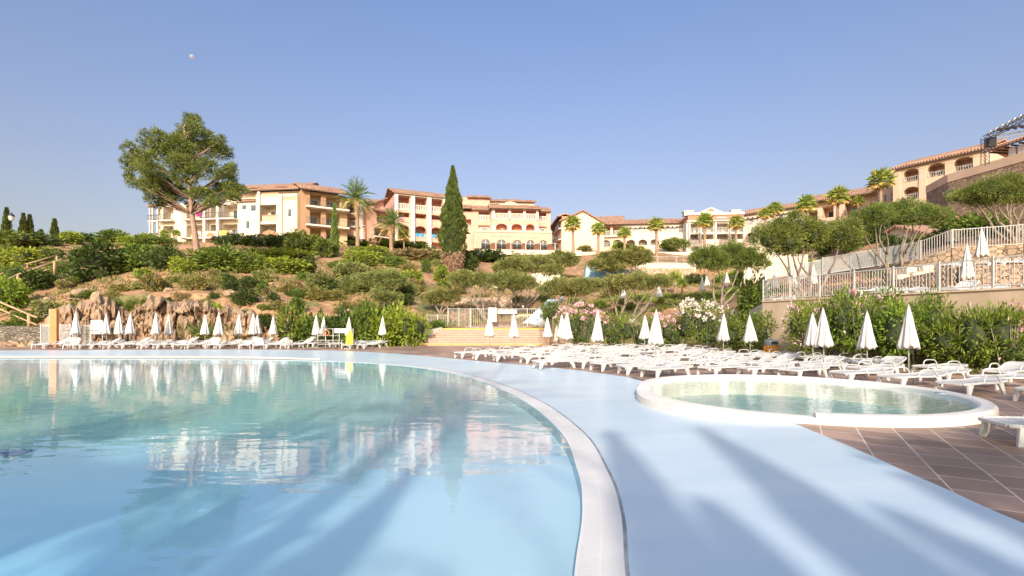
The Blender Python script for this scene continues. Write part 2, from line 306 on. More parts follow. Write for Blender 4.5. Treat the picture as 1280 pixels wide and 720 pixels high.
# ---------------------------------------------------------------- foliage
def unit(n): 
    v = rng.normal(size=(n,3)); return v/np.linalg.norm(v, axis=1, keepdims=True)
def cards(Pp, A, ln, wd):
    """diamond leaves at Pp along A"""
    n = len(Pp); A = A/np.maximum(np.linalg.norm(A,axis=1,keepdims=True),1e-6)
    B = np.cross(A, unit(n)); B /= np.maximum(np.linalg.norm(B,axis=1,keepdims=True),1e-6)
    ln = (ln*rng.uniform(.7,1.3,n))[:,None]; wd = (wd*rng.uniform(.7,1.3,n))[:,None]
    V = np.stack([Pp, Pp+A*ln*.5+B*wd*.5, Pp+A*ln, Pp+A*ln*.5-B*wd*.5], 1).reshape(-1,3)
    return V, np.arange(n*4).reshape(-1,4)
def blob_mesh(c, r, seed=0, nu=10, nv=7):
    V = []; Q = []
    for j in range(nv+1):
        ph = math.pi*j/nv
        for i in range(nu):
            th = 2*math.pi*i/nu; V.append((c[0]+r[0]*math.sin(ph)*math.cos(th), c[1]+r[1]*math.sin(ph)*math.sin(th), c[2]+r[2]*math.cos(ph)))
    for j in range(nv):
        for i in range(nu): Q.append((j*nu+i, (j+1)*nu+i, (j+1)*nu+(i+1)%nu, j*nu+(i+1)%nu))
    return np.array(V), np.array(Q)
def crown(name, blobs, dens, ln, wd, m, parent=None, core=.72, sub=16, spread=.30, up=.3, extra=None, extra_frac=0, bottom=-1.0, flower_top=0.0, cards_=None):
    """blobs: (cx,cy,cz,rx,ry,rz). leaves gather round sub-clumps scattered over each blob's shell"""
    VV = []; QQ = []; MI = []; off = 0
    for b in blobs:
        c = np.array(b[:3]); r = np.array(b[3:6]); area = (r[0]*r[1]+r[0]*r[2]+r[1]*r[2])/3*4*math.pi
        n = max(20, int(dens*area)); k = max(5, int(sub))
        cd = unit(k); cd[:,2] = np.where(cd[:,2] < bottom, -cd[:,2], cd[:,2])
        rad = rng.uniform(.62,1.0,k)[:,None]; cc = cd*rad
        idx = rng.integers(0,k,n); csz = rng.uniform(.6,1.25,k)*spread
        q = cc[idx] + unit(n)*(rng.uniform(.25,1,n)**.5*csz[idx])[:,None]
        un = rng.random(n) < .34; dn = unit(n); q = np.where(un[:,None], dn*rng.uniform(.58,.88,n)[:,None]*np.array([1,1,1]), q)
        A = (q-cc[idx])*1.5 + cd[idx]*.8*spread + unit(n)*.25*spread; A[:,2] += up*spread
        V, Q = cards(c+q*r, A*r, ln, wd); VV.append(V); QQ.append(Q+off); off += len(V)
        mi = np.zeros(len(Q), int)
        if extra is not None:
            fl = rng.random(k) < extra_frac
            mi = np.where(fl[idx] & (q[:,2] > flower_top) & (np.linalg.norm(q,axis=1) > .8) & (rng.random(n) < .75), 2, 0)
        MI.append(mi)
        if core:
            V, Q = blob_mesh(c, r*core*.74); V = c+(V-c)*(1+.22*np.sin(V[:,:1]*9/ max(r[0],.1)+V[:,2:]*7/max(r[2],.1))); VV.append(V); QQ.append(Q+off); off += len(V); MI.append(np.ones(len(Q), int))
    if cards_ is not None: V, Q = cards_; VV.append(V); QQ.append(Q+off); off += len(V); MI.append(np.full(len(Q),2))
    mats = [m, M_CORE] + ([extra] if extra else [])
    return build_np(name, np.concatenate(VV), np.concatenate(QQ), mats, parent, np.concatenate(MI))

# ---------------------------------------------------------------- terrain
COLS = {
 -2600:[(43,.1),(46.5,.2),(48.5,2.3),(55,4.3),(61,6.8),(67,9),(76,12),(84,14.5),(92,16.2),(100,17),(130,17.2),(170,17)],
 0:[(43,.1),(46.5,.2),(48.5,2.3),(55,4.3),(61,6.8),(67,9),(76,12),(84,14.5),(92,16.2),(100,17),(130,17.2),(170,17)],
 60:[(43,.1),(46.5,.2),(49,3),(55,4.6),(61,6.7),(67,8.7),(76,11.7),(84,14),(92,15.8),(100,16.8),(130,17),(170,17)],
 120:[(43,.1),(46.7,.2),(49,4),(55,5.5),(61,7.4),(67,9),(76,11.5),(84,13.5),(92,15.3),(98,15.9),(130,16),(170,16)],
 180:[(43,.1),(46.7,.2),(49,4.3),(55,6),(61,7.9),(67,9.3),(76,11.4),(84,13.5),(92,15.3),(98,16),(130,16),(170,16)],
 250:[(43,.1),(46.7,.2),(49,4.5),(55,6.2),(61,8.2),(66,9.4),(75,11.4),(84,13.7),(92,15.5),(97,16.2),(130,17),(170,17)],
 340:[(43,.1),(46.7,.2),(49.2,3.5),(56,5.6),(62,7.6),(68,9),(76,11),(84,13.3),(92,15.3),(98,16.3),(130,17),(170,17)],
 420:[(43,.1),(46.5,.2),(49.5,2.4),(56,4.5),(62,6.5),(68,8.2),(76,10.5),(84,12.8),(92,14.8),(100,16),(130,17),(170,17)],
 500:[(43,.1),(46,.2),(49,1.6),(56,4),(62,5.6),(68,7.4),(76,9.9),(84,12),(94,14.3),(106,16.2),(140,17),(170,17)],
 550:[(43,.1),(46,.1),(49.5,1.5),(56,3),(62,4.5),(68,6.2),(76,8.4),(84,10.8),(92,12.8),(108,16),(140,17),(170,17)],
 620:[(44,.1),(49.3,.1),(49.8,1.5),(55,2.4),(60,3.4),(68,4.8),(76,7.2),(84,9.3),(92,11.2),(108,15.3),(140,18),(170,18)],
 700:[(38,.1),(44,.2),(48,1.6),(55,2.6),(62,4),(70,5.8),(78,7.8),(86,9.8),(92,11.3),(110,15.8),(140,18),(170,18)],
 800:[(38,.1),(43,.2),(46,1.5),(52,2.5),(58,4),(66,5.7),(72,6.6),(79,8),(80,10.3),(112,16.5),(140,20),(170,20)],
 900:[(34,.1),(39,.2),(44,2),(50,3),(56,4),(62,5),(68,6),(80,7.5),(82,10.5),(118,17.5),(140,20),(170,20)],
 950:[(30,.1),(33,.1),(34.2,2.8),(38,3.4),(44,4.2),(52,5.2),(60,6.3),(75,9),(90,11.5),(115,17.3),(140,20),(170,20)],
 956:[(30,.1),(32.8,.1),(33,3.2),(38,3.5),(44,4.2),(52,5.2),(60,6.3),(75,9),(90,11.5),(115,17.3),(140,20),(170,20)],
 1010:[(27,.1),(29.8,.1),(30,3.2),(38,3.2),(42,3.6),(48,5),(50,6),(65,8),(80,11),(105,17.5),(130,20),(170,20)],
 1130:[(22,.1),(24.8,.1),(25.0,3.2),(34,3.2),(34.3,4.6),(42,4.8),(42.3,6.4),(55,9),(68,13),(85,17),(115,22),(170,22)],
 1190:[(20,.1),(23.2,.1),(23.4,3.2),(31,3.2),(31.3,5.0),(40,5.1),(40.2,7.3),(60,12),(63.5,17),(80,18.5),(115,22),(170,22)],
 1280:[(18,.1),(21.5,.1),(21.7,3.2),(29.5,3.2),(29.8,5.1),(38,5.2),(38.2,7.3),(54,11.5),(57,17.5),(75,19),(110,22),(170,22)],
 1600:[(13,.1),(16.1,.1),(16.3,3.2),(24,3.2),(24.3,5.1),(33,5.2),(33.2,7.3),(48,11.5),(51,17.5),(70,19),(110,22),(170,22)],
 2600:[(7,.1),(9,.1),(9.2,3.2),(16,3.2),(16.3,5.1),(25,5.2),(25.2,7.3),(40,11.5),(43,17.5),(60,19),(110,22),(170,22)],
}
CK = sorted(COLS)
def prof(px):
    px = min(max(px, CK[0]), CK[-1])
    for a, b in zip(CK, CK[1:]):
        if a <= px <= b:
            t = (px-a)/(b-a); return [(u[0]*(1-t)+v[0]*t, u[1]*(1-t)+v[1]*t) for u, v in zip(COLS[a], COLS[b])]
def zt(px, D):
    p = prof(px)
    for (d0,z0),(d1,z1) in zip(p, p[1:]):
        if d0 <= D <= d1: return z0+(z1-z0)*(D-d0)/(d1-d0)
    return .2 if D < p[0][0] else p[-1][1]
def hit(px, py, dmin=0):
    p = prof(px); g = lambda D: CZ-(py-HY)/700*D
    if py > 429 and px < 560: return 45.5
    best = None
    for (d0,z0),(d1,z1) in zip(p[1:], p[2:]):
        a = z0-g(d0); b = z1-g(d1)
        if d1 >= dmin and a <= 0 <= b:
            return max(d0+(d1-d0)*(-a/(b-a+1e-9)), dmin)
        e = min(abs(a), abs(b)) 
        if best is None or e < best[0]: best = (e, d0 if abs(a) < abs(b) else d1)
    return best[1]
def build_terrain():
    pxs = list(range(-2600,-200,150))+list(range(-200,1500,7))+list(range(1500,2601,100))
    sub = [1,2,5,6,6,7,8,8,8,8,2]; V = []; nr = 0
    for px in pxs:
        p = prof(px); row = []
        for i,((d0,z0),(d1,z1)) in enumerate(zip(p,p[1:])):
            for s in range(sub[i]):
                t = s/sub[i]; row.append((d0+(d1-d0)*t, z0+(z1-z0)*t, i))
        row.append((*p[-1], 10)); row.append((420, 5, 11)); nr = len(row)
        for D, z, i in row:
            v = P(px, D, z)
            if i >= 2 and i < 10 and not (px > 956 and i < 7):
                v.z += .45*noise.noise(v*.22)+.22*noise.noise(v*.7)
            V.append(v)
    n = len(pxs); F = [(i*nr+j, (i+1)*nr+j, (i+1)*nr+j+1, i*nr+j+1) for i in range(n-1) for j in range(nr-1)]
    mb = MB(); mb.add(V, F); o = mb.build('hillside_terrain', M_SOIL, smooth=True); struct(o); return o
build_terrain()
g = MB(); g.quad((-1500,-1500,-2.5),(1500,-1500,-2.5),(1500,1500,-2.5),(-1500,1500,-2.5)); struct(g.build('ground', M_SOIL))

# ---------------------------------------------------------------- rock cliff under the slope
def build_cliff():
    nu, nv = 190, 24; V = []
    for i in range(nu+1):
        px = 40+(352-40)*i/nu; e = min(1, (px-40)/25, (352-px)/30)
        for j in range(nv+1):
            t = j/nv; top = 4.0 if px > 100 else 2.7+1.3*(px-40)/60
            if px > 255: top = 4.0-1.6*(px-255)/97
            top += 1.1*noise.noise(Vector((px*.028,0,3)))+.5*noise.noise(Vector((px*.11,0,5)))
            z = .05+top*t; D = 45.7+1.2*t+(0 if t < .85 else (t-.85)*12)
            wv = Vector((px*.040+.5*noise.noise(Vector((px*.03,z*.4,1))), z*.50+.5*noise.noise(Vector((px*.06,z*.5,7))), 0)); dd_, pp_ = noise.voronoi(wv)
            cell = noise.cell(pp_[0]*37.7); gap = dd_[1]-dd_[0]; loc_ = wv-pp_[0]
            w2 = Vector((px*.13+.6*noise.noise(Vector((px*.08,z*.7,11))), z*.75, 5)); d2, p2 = noise.voronoi(w2); c2_ = noise.cell(p2[0]*23.1); g2_ = d2[1]-d2[0]
            fine = .30*noise.noise(Vector((px*.35, z*1.8, 4)))+.09*noise.noise(Vector((px*.9, z*4, 6)))
            disp = (.75*cell+.9*loc_.x*(cell-.3)+.5*loc_.y+.30*c2_-.10*max(0,1-g2_/.10)-.42*max(0,1-gap/.12)+fine+.5*noise.noise(Vector((px*.018,z*.2,3))))*min(1, .35+t*1.5)*(1 if t < .88 else max(0, (1-t)/.12))*e
            bul = 1.2*math.exp(-((px-236)/14)**2)*(1 if px < 243 else max(0, 1-(px-243)/6))
            V.append(P(px, D-disp-bul*min(1,(1-t)*5)+(1-e)*3, z))
    F = [(i*(nv+1)+j, (i+1)*(nv+1)+j, (i+1)*(nv+1)+j+1, i*(nv+1)+j+1) for i in range(nu) for j in range(nv)]
    mb = MB(); mb.add(V, F); struct(mb.build('rock_cliff', M_ROCK, smooth=False))
build_cliff()

# ---------------------------------------------------------------- pools, apron, deck
def catmull(pts, n=8, closed=True):
    out = []; m = len(pts)
    for i in range(m if closed else m-1):
        p0, p1, p2, p3 = [Vector(pts[(i+k) % m]) if closed else Vector(pts[min(max(i+k,0),m-1)]) for k in (-1,0,1,2)]
        for s in range(n):
            t = s/n; out.append(.5*((2*p1)+(-p0+p2)*t+(2*p0-5*p1+4*p2-p3)*t*t+(-p0+3*p1-3*p2+p3)*t**3))
    if not closed: out.append(Vector(pts[-1]))
    return out
def offset(poly, d):
    n = len(poly); out = []
    for i in range(n):
        t = (poly[(i+1)%n]-poly[i-1]).normalized(); out.append(poly[i]+Vector((t.y,-t.x))*d)
    return out
def g2(px, py, z=0.0): v = G(px, py, z); return (v.x, v.y)
pool_pts = [g2(718,720), g2(728,640), g2(722,590), g2(700,540), g2(655,502), g2(605,479), g2(545,463), g2(480,455.5), g2(400,451.5), g2(300,450), g2(150,449.5), g2(0,449),
            (-40,27.5), (-49,20), (-50,6), (-38,-3), (-20,-4.5), (-8,-3.2), (-3,-1.6), (-.7,.6), (.25,2.3)]
pool = catmull(pool_pts, 10)
def area(p): return sum(p[i-1].x*p[i].y-p[i].x*p[i-1].y for i in range(len(p)))/2
if area(pool) < 0: pool.reverse()
GW = .40
gut = offset(pool, GW)
CC = Vector((6.9,12.3)); CR = 3.68
circ = [CC+Vector((math.cos(t),math.sin(t)))*CR for t in np.linspace(0,2*math.pi,96,endpoint=False)]
edge_in = [(-70,34), g2(0,438,.2), g2(150,437.3,.2), g2(300,437,.2), g2(430,438.6,.2), g2(520,444,.2), g2(600,451.5,.2), g2(700,460.5,.2), g2(783,471,.2)]
edge_out = [g2(1000,532,.2), g2(1071,561.5,.2), g2(1127,587,.2), g2(1179,609.5,.2), g2(1280,654,.2), (4.75,3.6), (5.3,2.2), (5.4,-1), (4,-6), (-4,-9), (-20,-11), (-50,-9), (-70,-2)]
e1 = catmull(edge_in, 6, False); e2 = catmull(edge_out, 5, False)
apron = e1 + [Vector((5.6,12.0))] + e2
def inside(p, poly):
    x, y = p[0], p[1]; c = False; j = len(poly)-1
    for i in range(len(poly)):
        a, b = poly[i], poly[j]
        if (a[1] > y) != (b[1] > y) and x < (b[0]-a[0])*(y-a[1])/(b[1]-a[1])+a[0]: c = not c
        j = i
    return c
def dist(p, arr0, arr1):
    d = arr1-arr0; w = p-arr0; t = np.clip((w*d).sum(1)/np.maximum((d*d).sum(1),1e-9),0,1)
    q = w-d*t[:,None]; return math.sqrt((q*q).sum(1).min())
def arrs(poly, closed=True):
    a = np.array([(v[0],v[1]) for v in poly]); return (a, np.roll(a,-1,0)) if closed else (a[:-1], a[1:])
POOLA = arrs(pool); GUTA = arrs(gut); EDGA = arrs(e1, False); EDGB = arrs(e2, False)
def ground_sheets():
    outer = [Vector(v) for v in ((-75,-45),(45,-45),(45,10),(40,20),(30,33),(20,44),(-75,44))]
    pts = []; edges = []
    def loop(poly, closed=True):
        b = len(pts); pts.extend([Vector((v[0],v[1])) for v in poly]); n = len(poly)
        edges.extend([(b+i, b+(i+1)%n) for i in range(n if closed else n-1)])
    loop(outer); loop(gut); loop(pool); loop(circ); loop(apron)
    x = -20
    while x < 14:
        y = -6
        while y < 32: pts.append(Vector((x+random.uniform(-.1,.1), y+random.uniform(-.1,.1)))); y += 1.0
        x += 1.0
    for i in range(-48,-20,3):
        for j in range(-6,32,3): pts.append(Vector((i+random.uniform(-.3,.3), j+random.uniform(-.3,.3))))
    vs, es, fs, *_ = delaunay_2d_cdt(pts, edges, [], 0, 1e-5)
    regs = {'apron':[], 'deck':[], 'floor':[]}
    for f in fs:
        c = sum((vs[i] for i in f), Vector((0,0)))/len(f)
        if not inside(c, outer): continue
        if inside(c, pool): regs['floor'].append(f)
        elif inside(c, gut) : continue
        elif inside(c, circ): continue
        elif inside(c, apron): regs['apron'].append(f)
        else: regs['deck'].append(f)
    zf = {}
    def za(v):
        p = np.array((v[0],v[1])); d1 = dist(p,*GUTA); d2 = min(dist(p,*EDGA), dist(p,*EDGB)); return .012+.188*(d1/(d1+d2+1e-6))
    def zp(v):
        p = np.array((v[0],v[1])); d = dist(p,*POOLA); t = min(1,d/9); return -.22-1.0*t*t*(3-2*t)
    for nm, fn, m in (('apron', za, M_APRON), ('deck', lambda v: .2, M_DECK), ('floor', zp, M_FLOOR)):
        used = sorted({i for f in regs[nm] for i in f}); mp = {u:k for k,u in enumerate(used)}
        mb = MB(); mb.add([(vs[u][0], vs[u][1], fn(vs[u])) for u in used], [tuple(mp[i] for i in f) for f in regs[nm]])
        o = mb.build({'apron':'pool_apron','deck':'terrace_deck','floor':'pool_floor'}[nm], m, smooth=(nm!='deck')); struct(o)
        o.data.flip_normals() if o.data.polygons[0].normal.z < 0 else None
    mb = MB(); n = len(pool); mb.add([(v.x,v.y,.0) for v in pool], [tuple(range(n))]); struct(mb.build('pool_water', M_WATER))
    mb = MB()   # pool side wall
    for i in range(n): a, b = pool[i], pool[(i+1)%n]; mb.quad((a.x,a.y,.012),(b.x,b.y,.012),(b.x,b.y,-.3),(a.x,a.y,-.3))
    struct(mb.build('pool_wall', mat('pool_wall_paint', (.42,.60,.68), rough=.7)))
    # gutter with grate
    me = bpy.data.meshes.new('pool_gutter'); V = []; F = []; UV = []; s = 0
    for i in range(n+1):
        a, b = pool[i%n], gut[i%n]
        if i: s += (pool[i%n]-pool[i-1]).length
        V += [(a.x,a.y,.016),(b.x,b.y,.016)]; UV.append(s)
    F = [(2*i,2*i+1,2*i+3,2*i+2) for i in range(n)]
    me.from_pydata(V, [], F); uv = me.uv_layers.new(name='UVMap')
    for p in me.polygons:
        for li, vi in zip(p.loop_indices, p.vertices): uv.data[li].uv = (UV[vi//2], vi%2)
    me.materials.append(M_GRATE); o = bpy.data.objects.new('pool_gutter', me); COL.objects.link(o); struct(o)
    if me.polygons[0].normal.z < 0: me.flip_normals()
    mb = MB(); out = offset(pool, GW+.035); inn = offset(pool, -.02)
    for i in range(n):
        a, b, c, d = gut[i], gut[(i+1)%n], out[(i+1)%n], out[i]
        mb.quad((a.x,a.y,.020),(b.x,b.y,.020),(c.x,c.y,.020),(d.x,d.y,.020)); mb.quad((d.x,d.y,.020),(c.x,c.y,.020),(c.x,c.y,-.02),(d.x,d.y,-.02))
    struct(mb.build('gutter_edge', mat('gutter_joint', (.22,.25,.28), (.4,.42,.44), scale=3)))
    # lane line on the floor
    mb = MB(); a = G(-260,483,-.2); b = G(262,475.5,-.2); p0 = Vector(g2(-300,487,-1.21)); p1 = Vector(g2(268,477,-1.21)); t = (p1-p0).normalized(); q = Vector((-t.y,t.x))*.13
    mb.quad((*(p0-q),-1.205),(*(p1-q),-1.205),(*(p1+q),-1.205),(*(p0+q),-1.205)); struct(mb.build('lane_line', M_LINE))
ground_sheets()
# pale sloping beach at the far side of the pool
def far_beach():
    mb = MB(); a = catmull([g2(-500,449,.0), g2(0,448.6,.0), g2(150,449,.0), g2(300,449.4,.0), g2(400,451,.0)], 8, False); b = catmull([g2(-500,446,.05), g2(0,445.6,.05), g2(150,445.8,.05), g2(300,446.2,.05), g2(400,449.4,.05)], 8, False)
    for i in range(len(a)-1): mb.quad((*a[i][:2],.045),(*a[i+1][:2],.045),(*b[i+1][:2],.10),(*b[i][:2],.10))
    struct(mb.build('pool_beach_ledge', M_CONC, smooth=True))
far_beach()
# round raised pool
def round_pool():
    root = empty('round_pool', (CC.x,CC.y,0))
    tag(root, 'small round raised pool with thick cream rim beside brown tiles', 'pool')
    n = 160; wr = .29; low0, low1 = R(170), R(247)
    def h(t):
        t %= 2*math.pi; return .312 if low0 < t < low1 else .385
    mb = MB(); prof_ = None; V = []
    ths = [];
    for i in range(n): ths.append(2*math.pi*i/n)
    ths += [low0+1e-3, low0-1e-3, low1+1e-3, low1-1e-3]; ths.sort(); n = len(ths)
    ring = [(CR+.03,0.0),(CR+.01,1-.06),(CR-.04,1),(CR-wr+.05,1),(CR-wr,1-.05),(CR-wr-.01,-1)]
    for t in ths:
        H = h(t)
        for r, zf in ring:
            z = {0.0:-.05,1-.06:H-.05,1:H,1-.05:H-.03,-1:-.25}[zf]
            rr = r + (.22*(1) if (low0 < t < low1 and zf in (0.0,1-.06)) else 0)*math.sin(min(1,max(0,(t-low0)/(low1-low0)))*math.pi)
            V.append((rr*math.cos(t), rr*math.sin(t), z))
    m = len(ring); F = [(i*m+k, ((i+1)%n)*m+k, ((i+1)%n)*m+k+1, i*m+k+1) for i in range(n) for k in range(m-1)]
    mb.add(V, F); mb.build('rim', M_CONC, root, smooth=False)
    mb = MB(); q = CR-wr; c = [(q*math.cos(t), q*math.sin(t)) for t in ths]; mb.add([(x,y,.30) for x,y in c], [tuple(range(n))]); mb.build('water', M_WATER2, root)
    mb = MB(); mb.add([(x,y,-.22) for x,y in c], [tuple(range(n))]); mb.build('floor', M_FLOOR2, root)
    for tt, rr in ((R(-48), 1.9),(R(-28),2.9)):
        mb = MB(); mb.lathe([(0,.03),(.10,.03),(.12,0)], 16, (rr*math.cos(tt), rr*math.sin(tt), -.215 if rr < 2.5 else .463)); mb.build('drain_cover', M_GALV, root)
round_pool()

# ---------------------------------------------------------------- parasols
def make_parasol():
    root = empty('closed_parasol', (0,0,0))
    mb = MB(); mb.tube([(0,0,0),(0,0,2.42)], .024, 8); mb.build('pole', M_POLE, root, smooth=True)
    n = 48
    def fn(k, z): return 1+.16*math.sin(k*2*math.pi/n*8)*(1 if z < 2.3 else .3)+.05*math.sin(k*2*math.pi/n*5+z*3)
    mb = MB(); mb.lathe([(.005,2.56),(.035,2.52),(.075,2.35),(.13,2.05),(.19,1.70),(.25,1.38),(.30,1.13),(.325,1.02),(.29,1.0),(.18,1.06),(.06,1.3)], n, fn=fn)
    for i,(x,y,z) in enumerate(mb.v):
        if z < 1.1: mb.v[i] = (x, y, z+.05*math.sin(math.atan2(y,x)*8+1)+.03*math.sin(math.atan2(y,x)*3))
    mb.build('canopy', M_CANVAS, root, smooth=True)
    mb = MB(); mb.lathe([(0,2.62),(.018,2.60),(.02,2.56),(.012,2.54)], 8); mb.build('finial', M_POLE, root, smooth=True)
    mb = MB(); mb.tube([(.02,-.05,1.35),(.14,-.20,1.34)], .004, 5); mb.lathe([(.21,1.34),(.24,1.33),(.24,1.30),(.21,1.29)], 24); mb.build('strap', M_CANVAS, root)
    mb = MB(); mb.lathe([(.0,.07),(.05,.07),(.06,.05),(.24,.03),(.25,0)], 20); mb.build('base', M_GALV, root, smooth=True)
    reg(root); return root
par0 = make_parasol(); PUSED = []
def parasol(px, D, ytop, z0, label, group, cl=1.5):
    o = par0 if not PUSED else copy_tree(par0); PUSED.append(o)
    top = CZ-(ytop-HY)/700*D; s = (top-z0)/2.62; s = min(max(s,.85),1.2)
    o.location = P(px, D, z0); o.rotation_euler = (R(random.uniform(-1,1)), R(random.uniform(-1.2,1.2)), random.uniform(0,6.28)); w = .95*random.uniform(.92,1.08); o.scale = (w,w,s)
    tag(o, label, 'parasol', group, px)
for px, yt, D in [(95,388,41.5),(133,391.5,44),(149,388,41.5),(162,391,44),(194,390,42.5),(211,392,44),(256,392.5,44),(273,389.5,41.5),(298,392,44),(316,390.5,43),(322,392.5,44.8),(341,394,44.8),(395,392.5,43),(404,395,44.8),(436,395.5,44.5),(478,394.5,44.5)]:
    parasol(px, D, yt, .2, 'closed white parasol before the '+('rock face' if px < 350 else 'leafy hedge')+' across the big pool', 'closed white parasols along the far side of the big pool')
for px, yt, D in [(612,390.5,37),(643,390.5,35),(685,396,39),(703,392,37),(709,389,31),(746,387,27.6),(806,393,34),(819,386,24),(904,391,30),(938,393,29.3)]:
    parasol(px, D, yt, .2, 'closed white parasol among the loungers '+('in front of the steps' if px < 660 else 'by the flowering hedge'), 'closed white parasols between the loungers')
for px, yt, D, l in [(1016,390,23.6,'shorter closed parasol just left of a taller one by the oleander'),(1030,384,21.6,'taller closed parasol of the close pair by the oleander'),(1084,388,21.2,'closed white parasol alone between the close pair and the largest one'),(1136,380,19.8,'largest and nearest closed white parasol, right of the others')]:
    parasol(px, D, yt, .2, l, 'closed white parasols behind the round pool')
for px, yt, D in [(779,361,58),(803,354,68),(824,359,57),(845,360,66),(853,361,65),(878,345,60),(884,342,66),(909,350,66)]:
    parasol(px, D, yt, zt(px,D), 'small closed white parasol on the lawn terrace behind the oleander hedge', 'closed parasols on the lawn terrace')
for px, yt, D in [(957,338,44),(969,334,42),(993,334,42.5),(1017,330,44)]:
    parasol(px, D, yt, CZ-(yt-HY)/700*D-2.6, 'closed parasol behind the white railing under the big olive tree', 'closed parasols under the olive tree')
parasol(1208, 29.9, 302, 3.2+.0, 'closed white parasol standing behind the upper white railing', 'closed parasols on the right terraces')
parasol(1228, 35.5, 283, 5.1, 'closed white parasol on the upper right terrace before the picket fence', 'closed parasols on the right terraces')

# ---------------------------------------------------------------- sun loungers
def make_lounger(back=0.0):
    root = empty('sun_lounger', (0,0,0)); L = 1.92; w = .33
    def zc(x):  # bed profile
        if x < 1.15: return .33+.015*math.sin(x/1.15*math.pi)
        return .33+math.tan(back)*(x-1.15)+.05*((x-1.15)/.77)**2
    def slats(x0, x1, n, name):
        mb = MB(); p = (x1-x0)/n
        for i in range(n):
            a = x0+i*p; b = a+p*.80; hw = w*(1 if (a > .12 and b < 1.85) else .82)
            for s in range(6):   # gently dished slats
                y0 = -hw+2*hw*s/6; y1 = -hw+2*hw*(s+1)/6; d0 = -.018*(1-(y0/hw)**2); d1 = -.018*(1-(y1/hw)**2)
                c0 = .05*(1-(y0/hw)**2); c1 = .05*(1-(y1/hw)**2)
                mb.add([(a+c0,y0,zc(a)+d0),(b+c0,y0,zc(b)+d0),(b+c1,y1,zc(b)+d1),(a+c1,y1,zc(a)+d1),
                        (a+c0,y0,zc(a)+d0-.02),(b+c0,y0,zc(b)+d0-.02),(b+c1,y1,zc(b)+d1-.02),(a+c1,y1,zc(a)+d1-.02)],
                       [(0,1,2,3),(7,6,5,4),(0,3,7,4),(1,5,6,2)])
        return mb.build(name, M_WHITE, root)
    slats(.07, 1.13, 11, 'seat'); slats(1.16, 1.88, 7, 'backrest')
    mb = MB()
    for s in (-1,1):
        pts = [(x, s*(w+.02)*(1 if .1<x<1.85 else .80), zc(x)-.012) for x in np.linspace(.02,L,16)]
        for a, b in zip(pts, pts[1:]): mb.bar(a, b, .045, .06)
    mb.bar((.02,-w*.8,zc(0)-.012),(.02,w*.8,zc(0)-.012),.05,.06); mb.bar((L,-w*.8,zc(L)-.012),(L,w*.8,zc(L)-.012),.05,.06)
    mb.bar((1.145,-w,zc(1.1)-.02),(1.145,w,zc(1.1)-.02),.03,.05)
    mb.build('frame', M_WHITE, root, bevel=.012)
    for x, dx in ((.22,-.10),(1.52,.12)):
        for s in (-1,1):
            mb = MB(); z = zc(min(x,1.15))-.03
            mb.add([(x-.11,s*(w-.03),z),(x+.11,s*(w-.03),z),(x+.11,s*(w+.035),z),(x-.11,s*(w+.035),z),
                    (x+dx-.045,s*(w),0),(x+dx+.045,s*(w),0),(x+dx+.045,s*(w+.05),0),(x+dx-.045,s*(w+.05),0)],
                   [(0,1,2,3),(7,6,5,4),(0,4,5,1),(1,5,6,2),(2,6,7,3),(3,7,4,0)] if s > 0 else [(3,2,1,0),(4,5,6,7),(1,5,4,0),(2,6,5,1),(3,7,6,2),(0,4,7,3)])
            mb.build('leg', M_WHITE, root, bevel=.01)
    for s in (-1,1):
        mb = MB(); y = s*(w+.045)
        pts = catmull([(.70,y,.31),(.76,y,.47),(.84,y,.525),(1.0,y,.54),(1.22,y,.53),(1.34,y,.48),(1.44,y,.33)], 4, False)
        mb.tube(pts, [.021]*len(pts), 6); mb.build('armrest', M_WHITE, root, smooth=True)
    reg(root); return root
protoL = [make_lounger(0.0), make_lounger(R(14)), make_lounger(R(30))]; LUSED = set()
def lounger(x, y, z, rz, label, group, kind=None, px=None):
    k = kind if kind is not None else random.choices((0,1,2),(12,3,.35))[0]
    o = protoL[k] if k not in LUSED else copy_tree(protoL[k]); LUSED.add(k)
    c = Vector((.96*math.cos(rz), .96*math.sin(rz)))
    o.location = (x-c.x, y-c.y, z); o.rotation_euler = (0,0,rz); o.scale = (1,1,.93)
    tag(o, label, 'sun lounger', group, px if px is not None else inv(x, max(y,1))[0])
LP = []
# near lounger at the right edge
o = G(1212,546,.2); lounger(8.3, 7.45, .2, R(-9), 'nearest white slatted sun lounger cut by the picture edge, in shade on tiles', 'white sun loungers', 0)
# far side rows
for px in np.arange(52,476,19.5):
    q = px+random.uniform(-3,3)
    if 385 < q < 440: continue
    v = P(q, 41.3+random.uniform(-.3,.3), .2); lounger(v.x, v.y, .2, R(random.choice((58,62,118))+random.uniform(-10,10)), 'white sun lounger in the front row across the big pool', 'white sun loungers across the big pool', random.choices((0,1,2),(3,2,3))[0])
for px in np.arange(120,482,18.5):
    v = P(px+random.uniform(-3,3), 44.3+random.uniform(-.3,.3), .2); lounger(v.x, v.y, .2, R(random.choice((60,65,115))+random.uniform(-10,10)), 'white sun lounger in the back row across the big pool', 'white sun loungers across the big pool', random.choices((0,1,2),(3,2,3))[0])
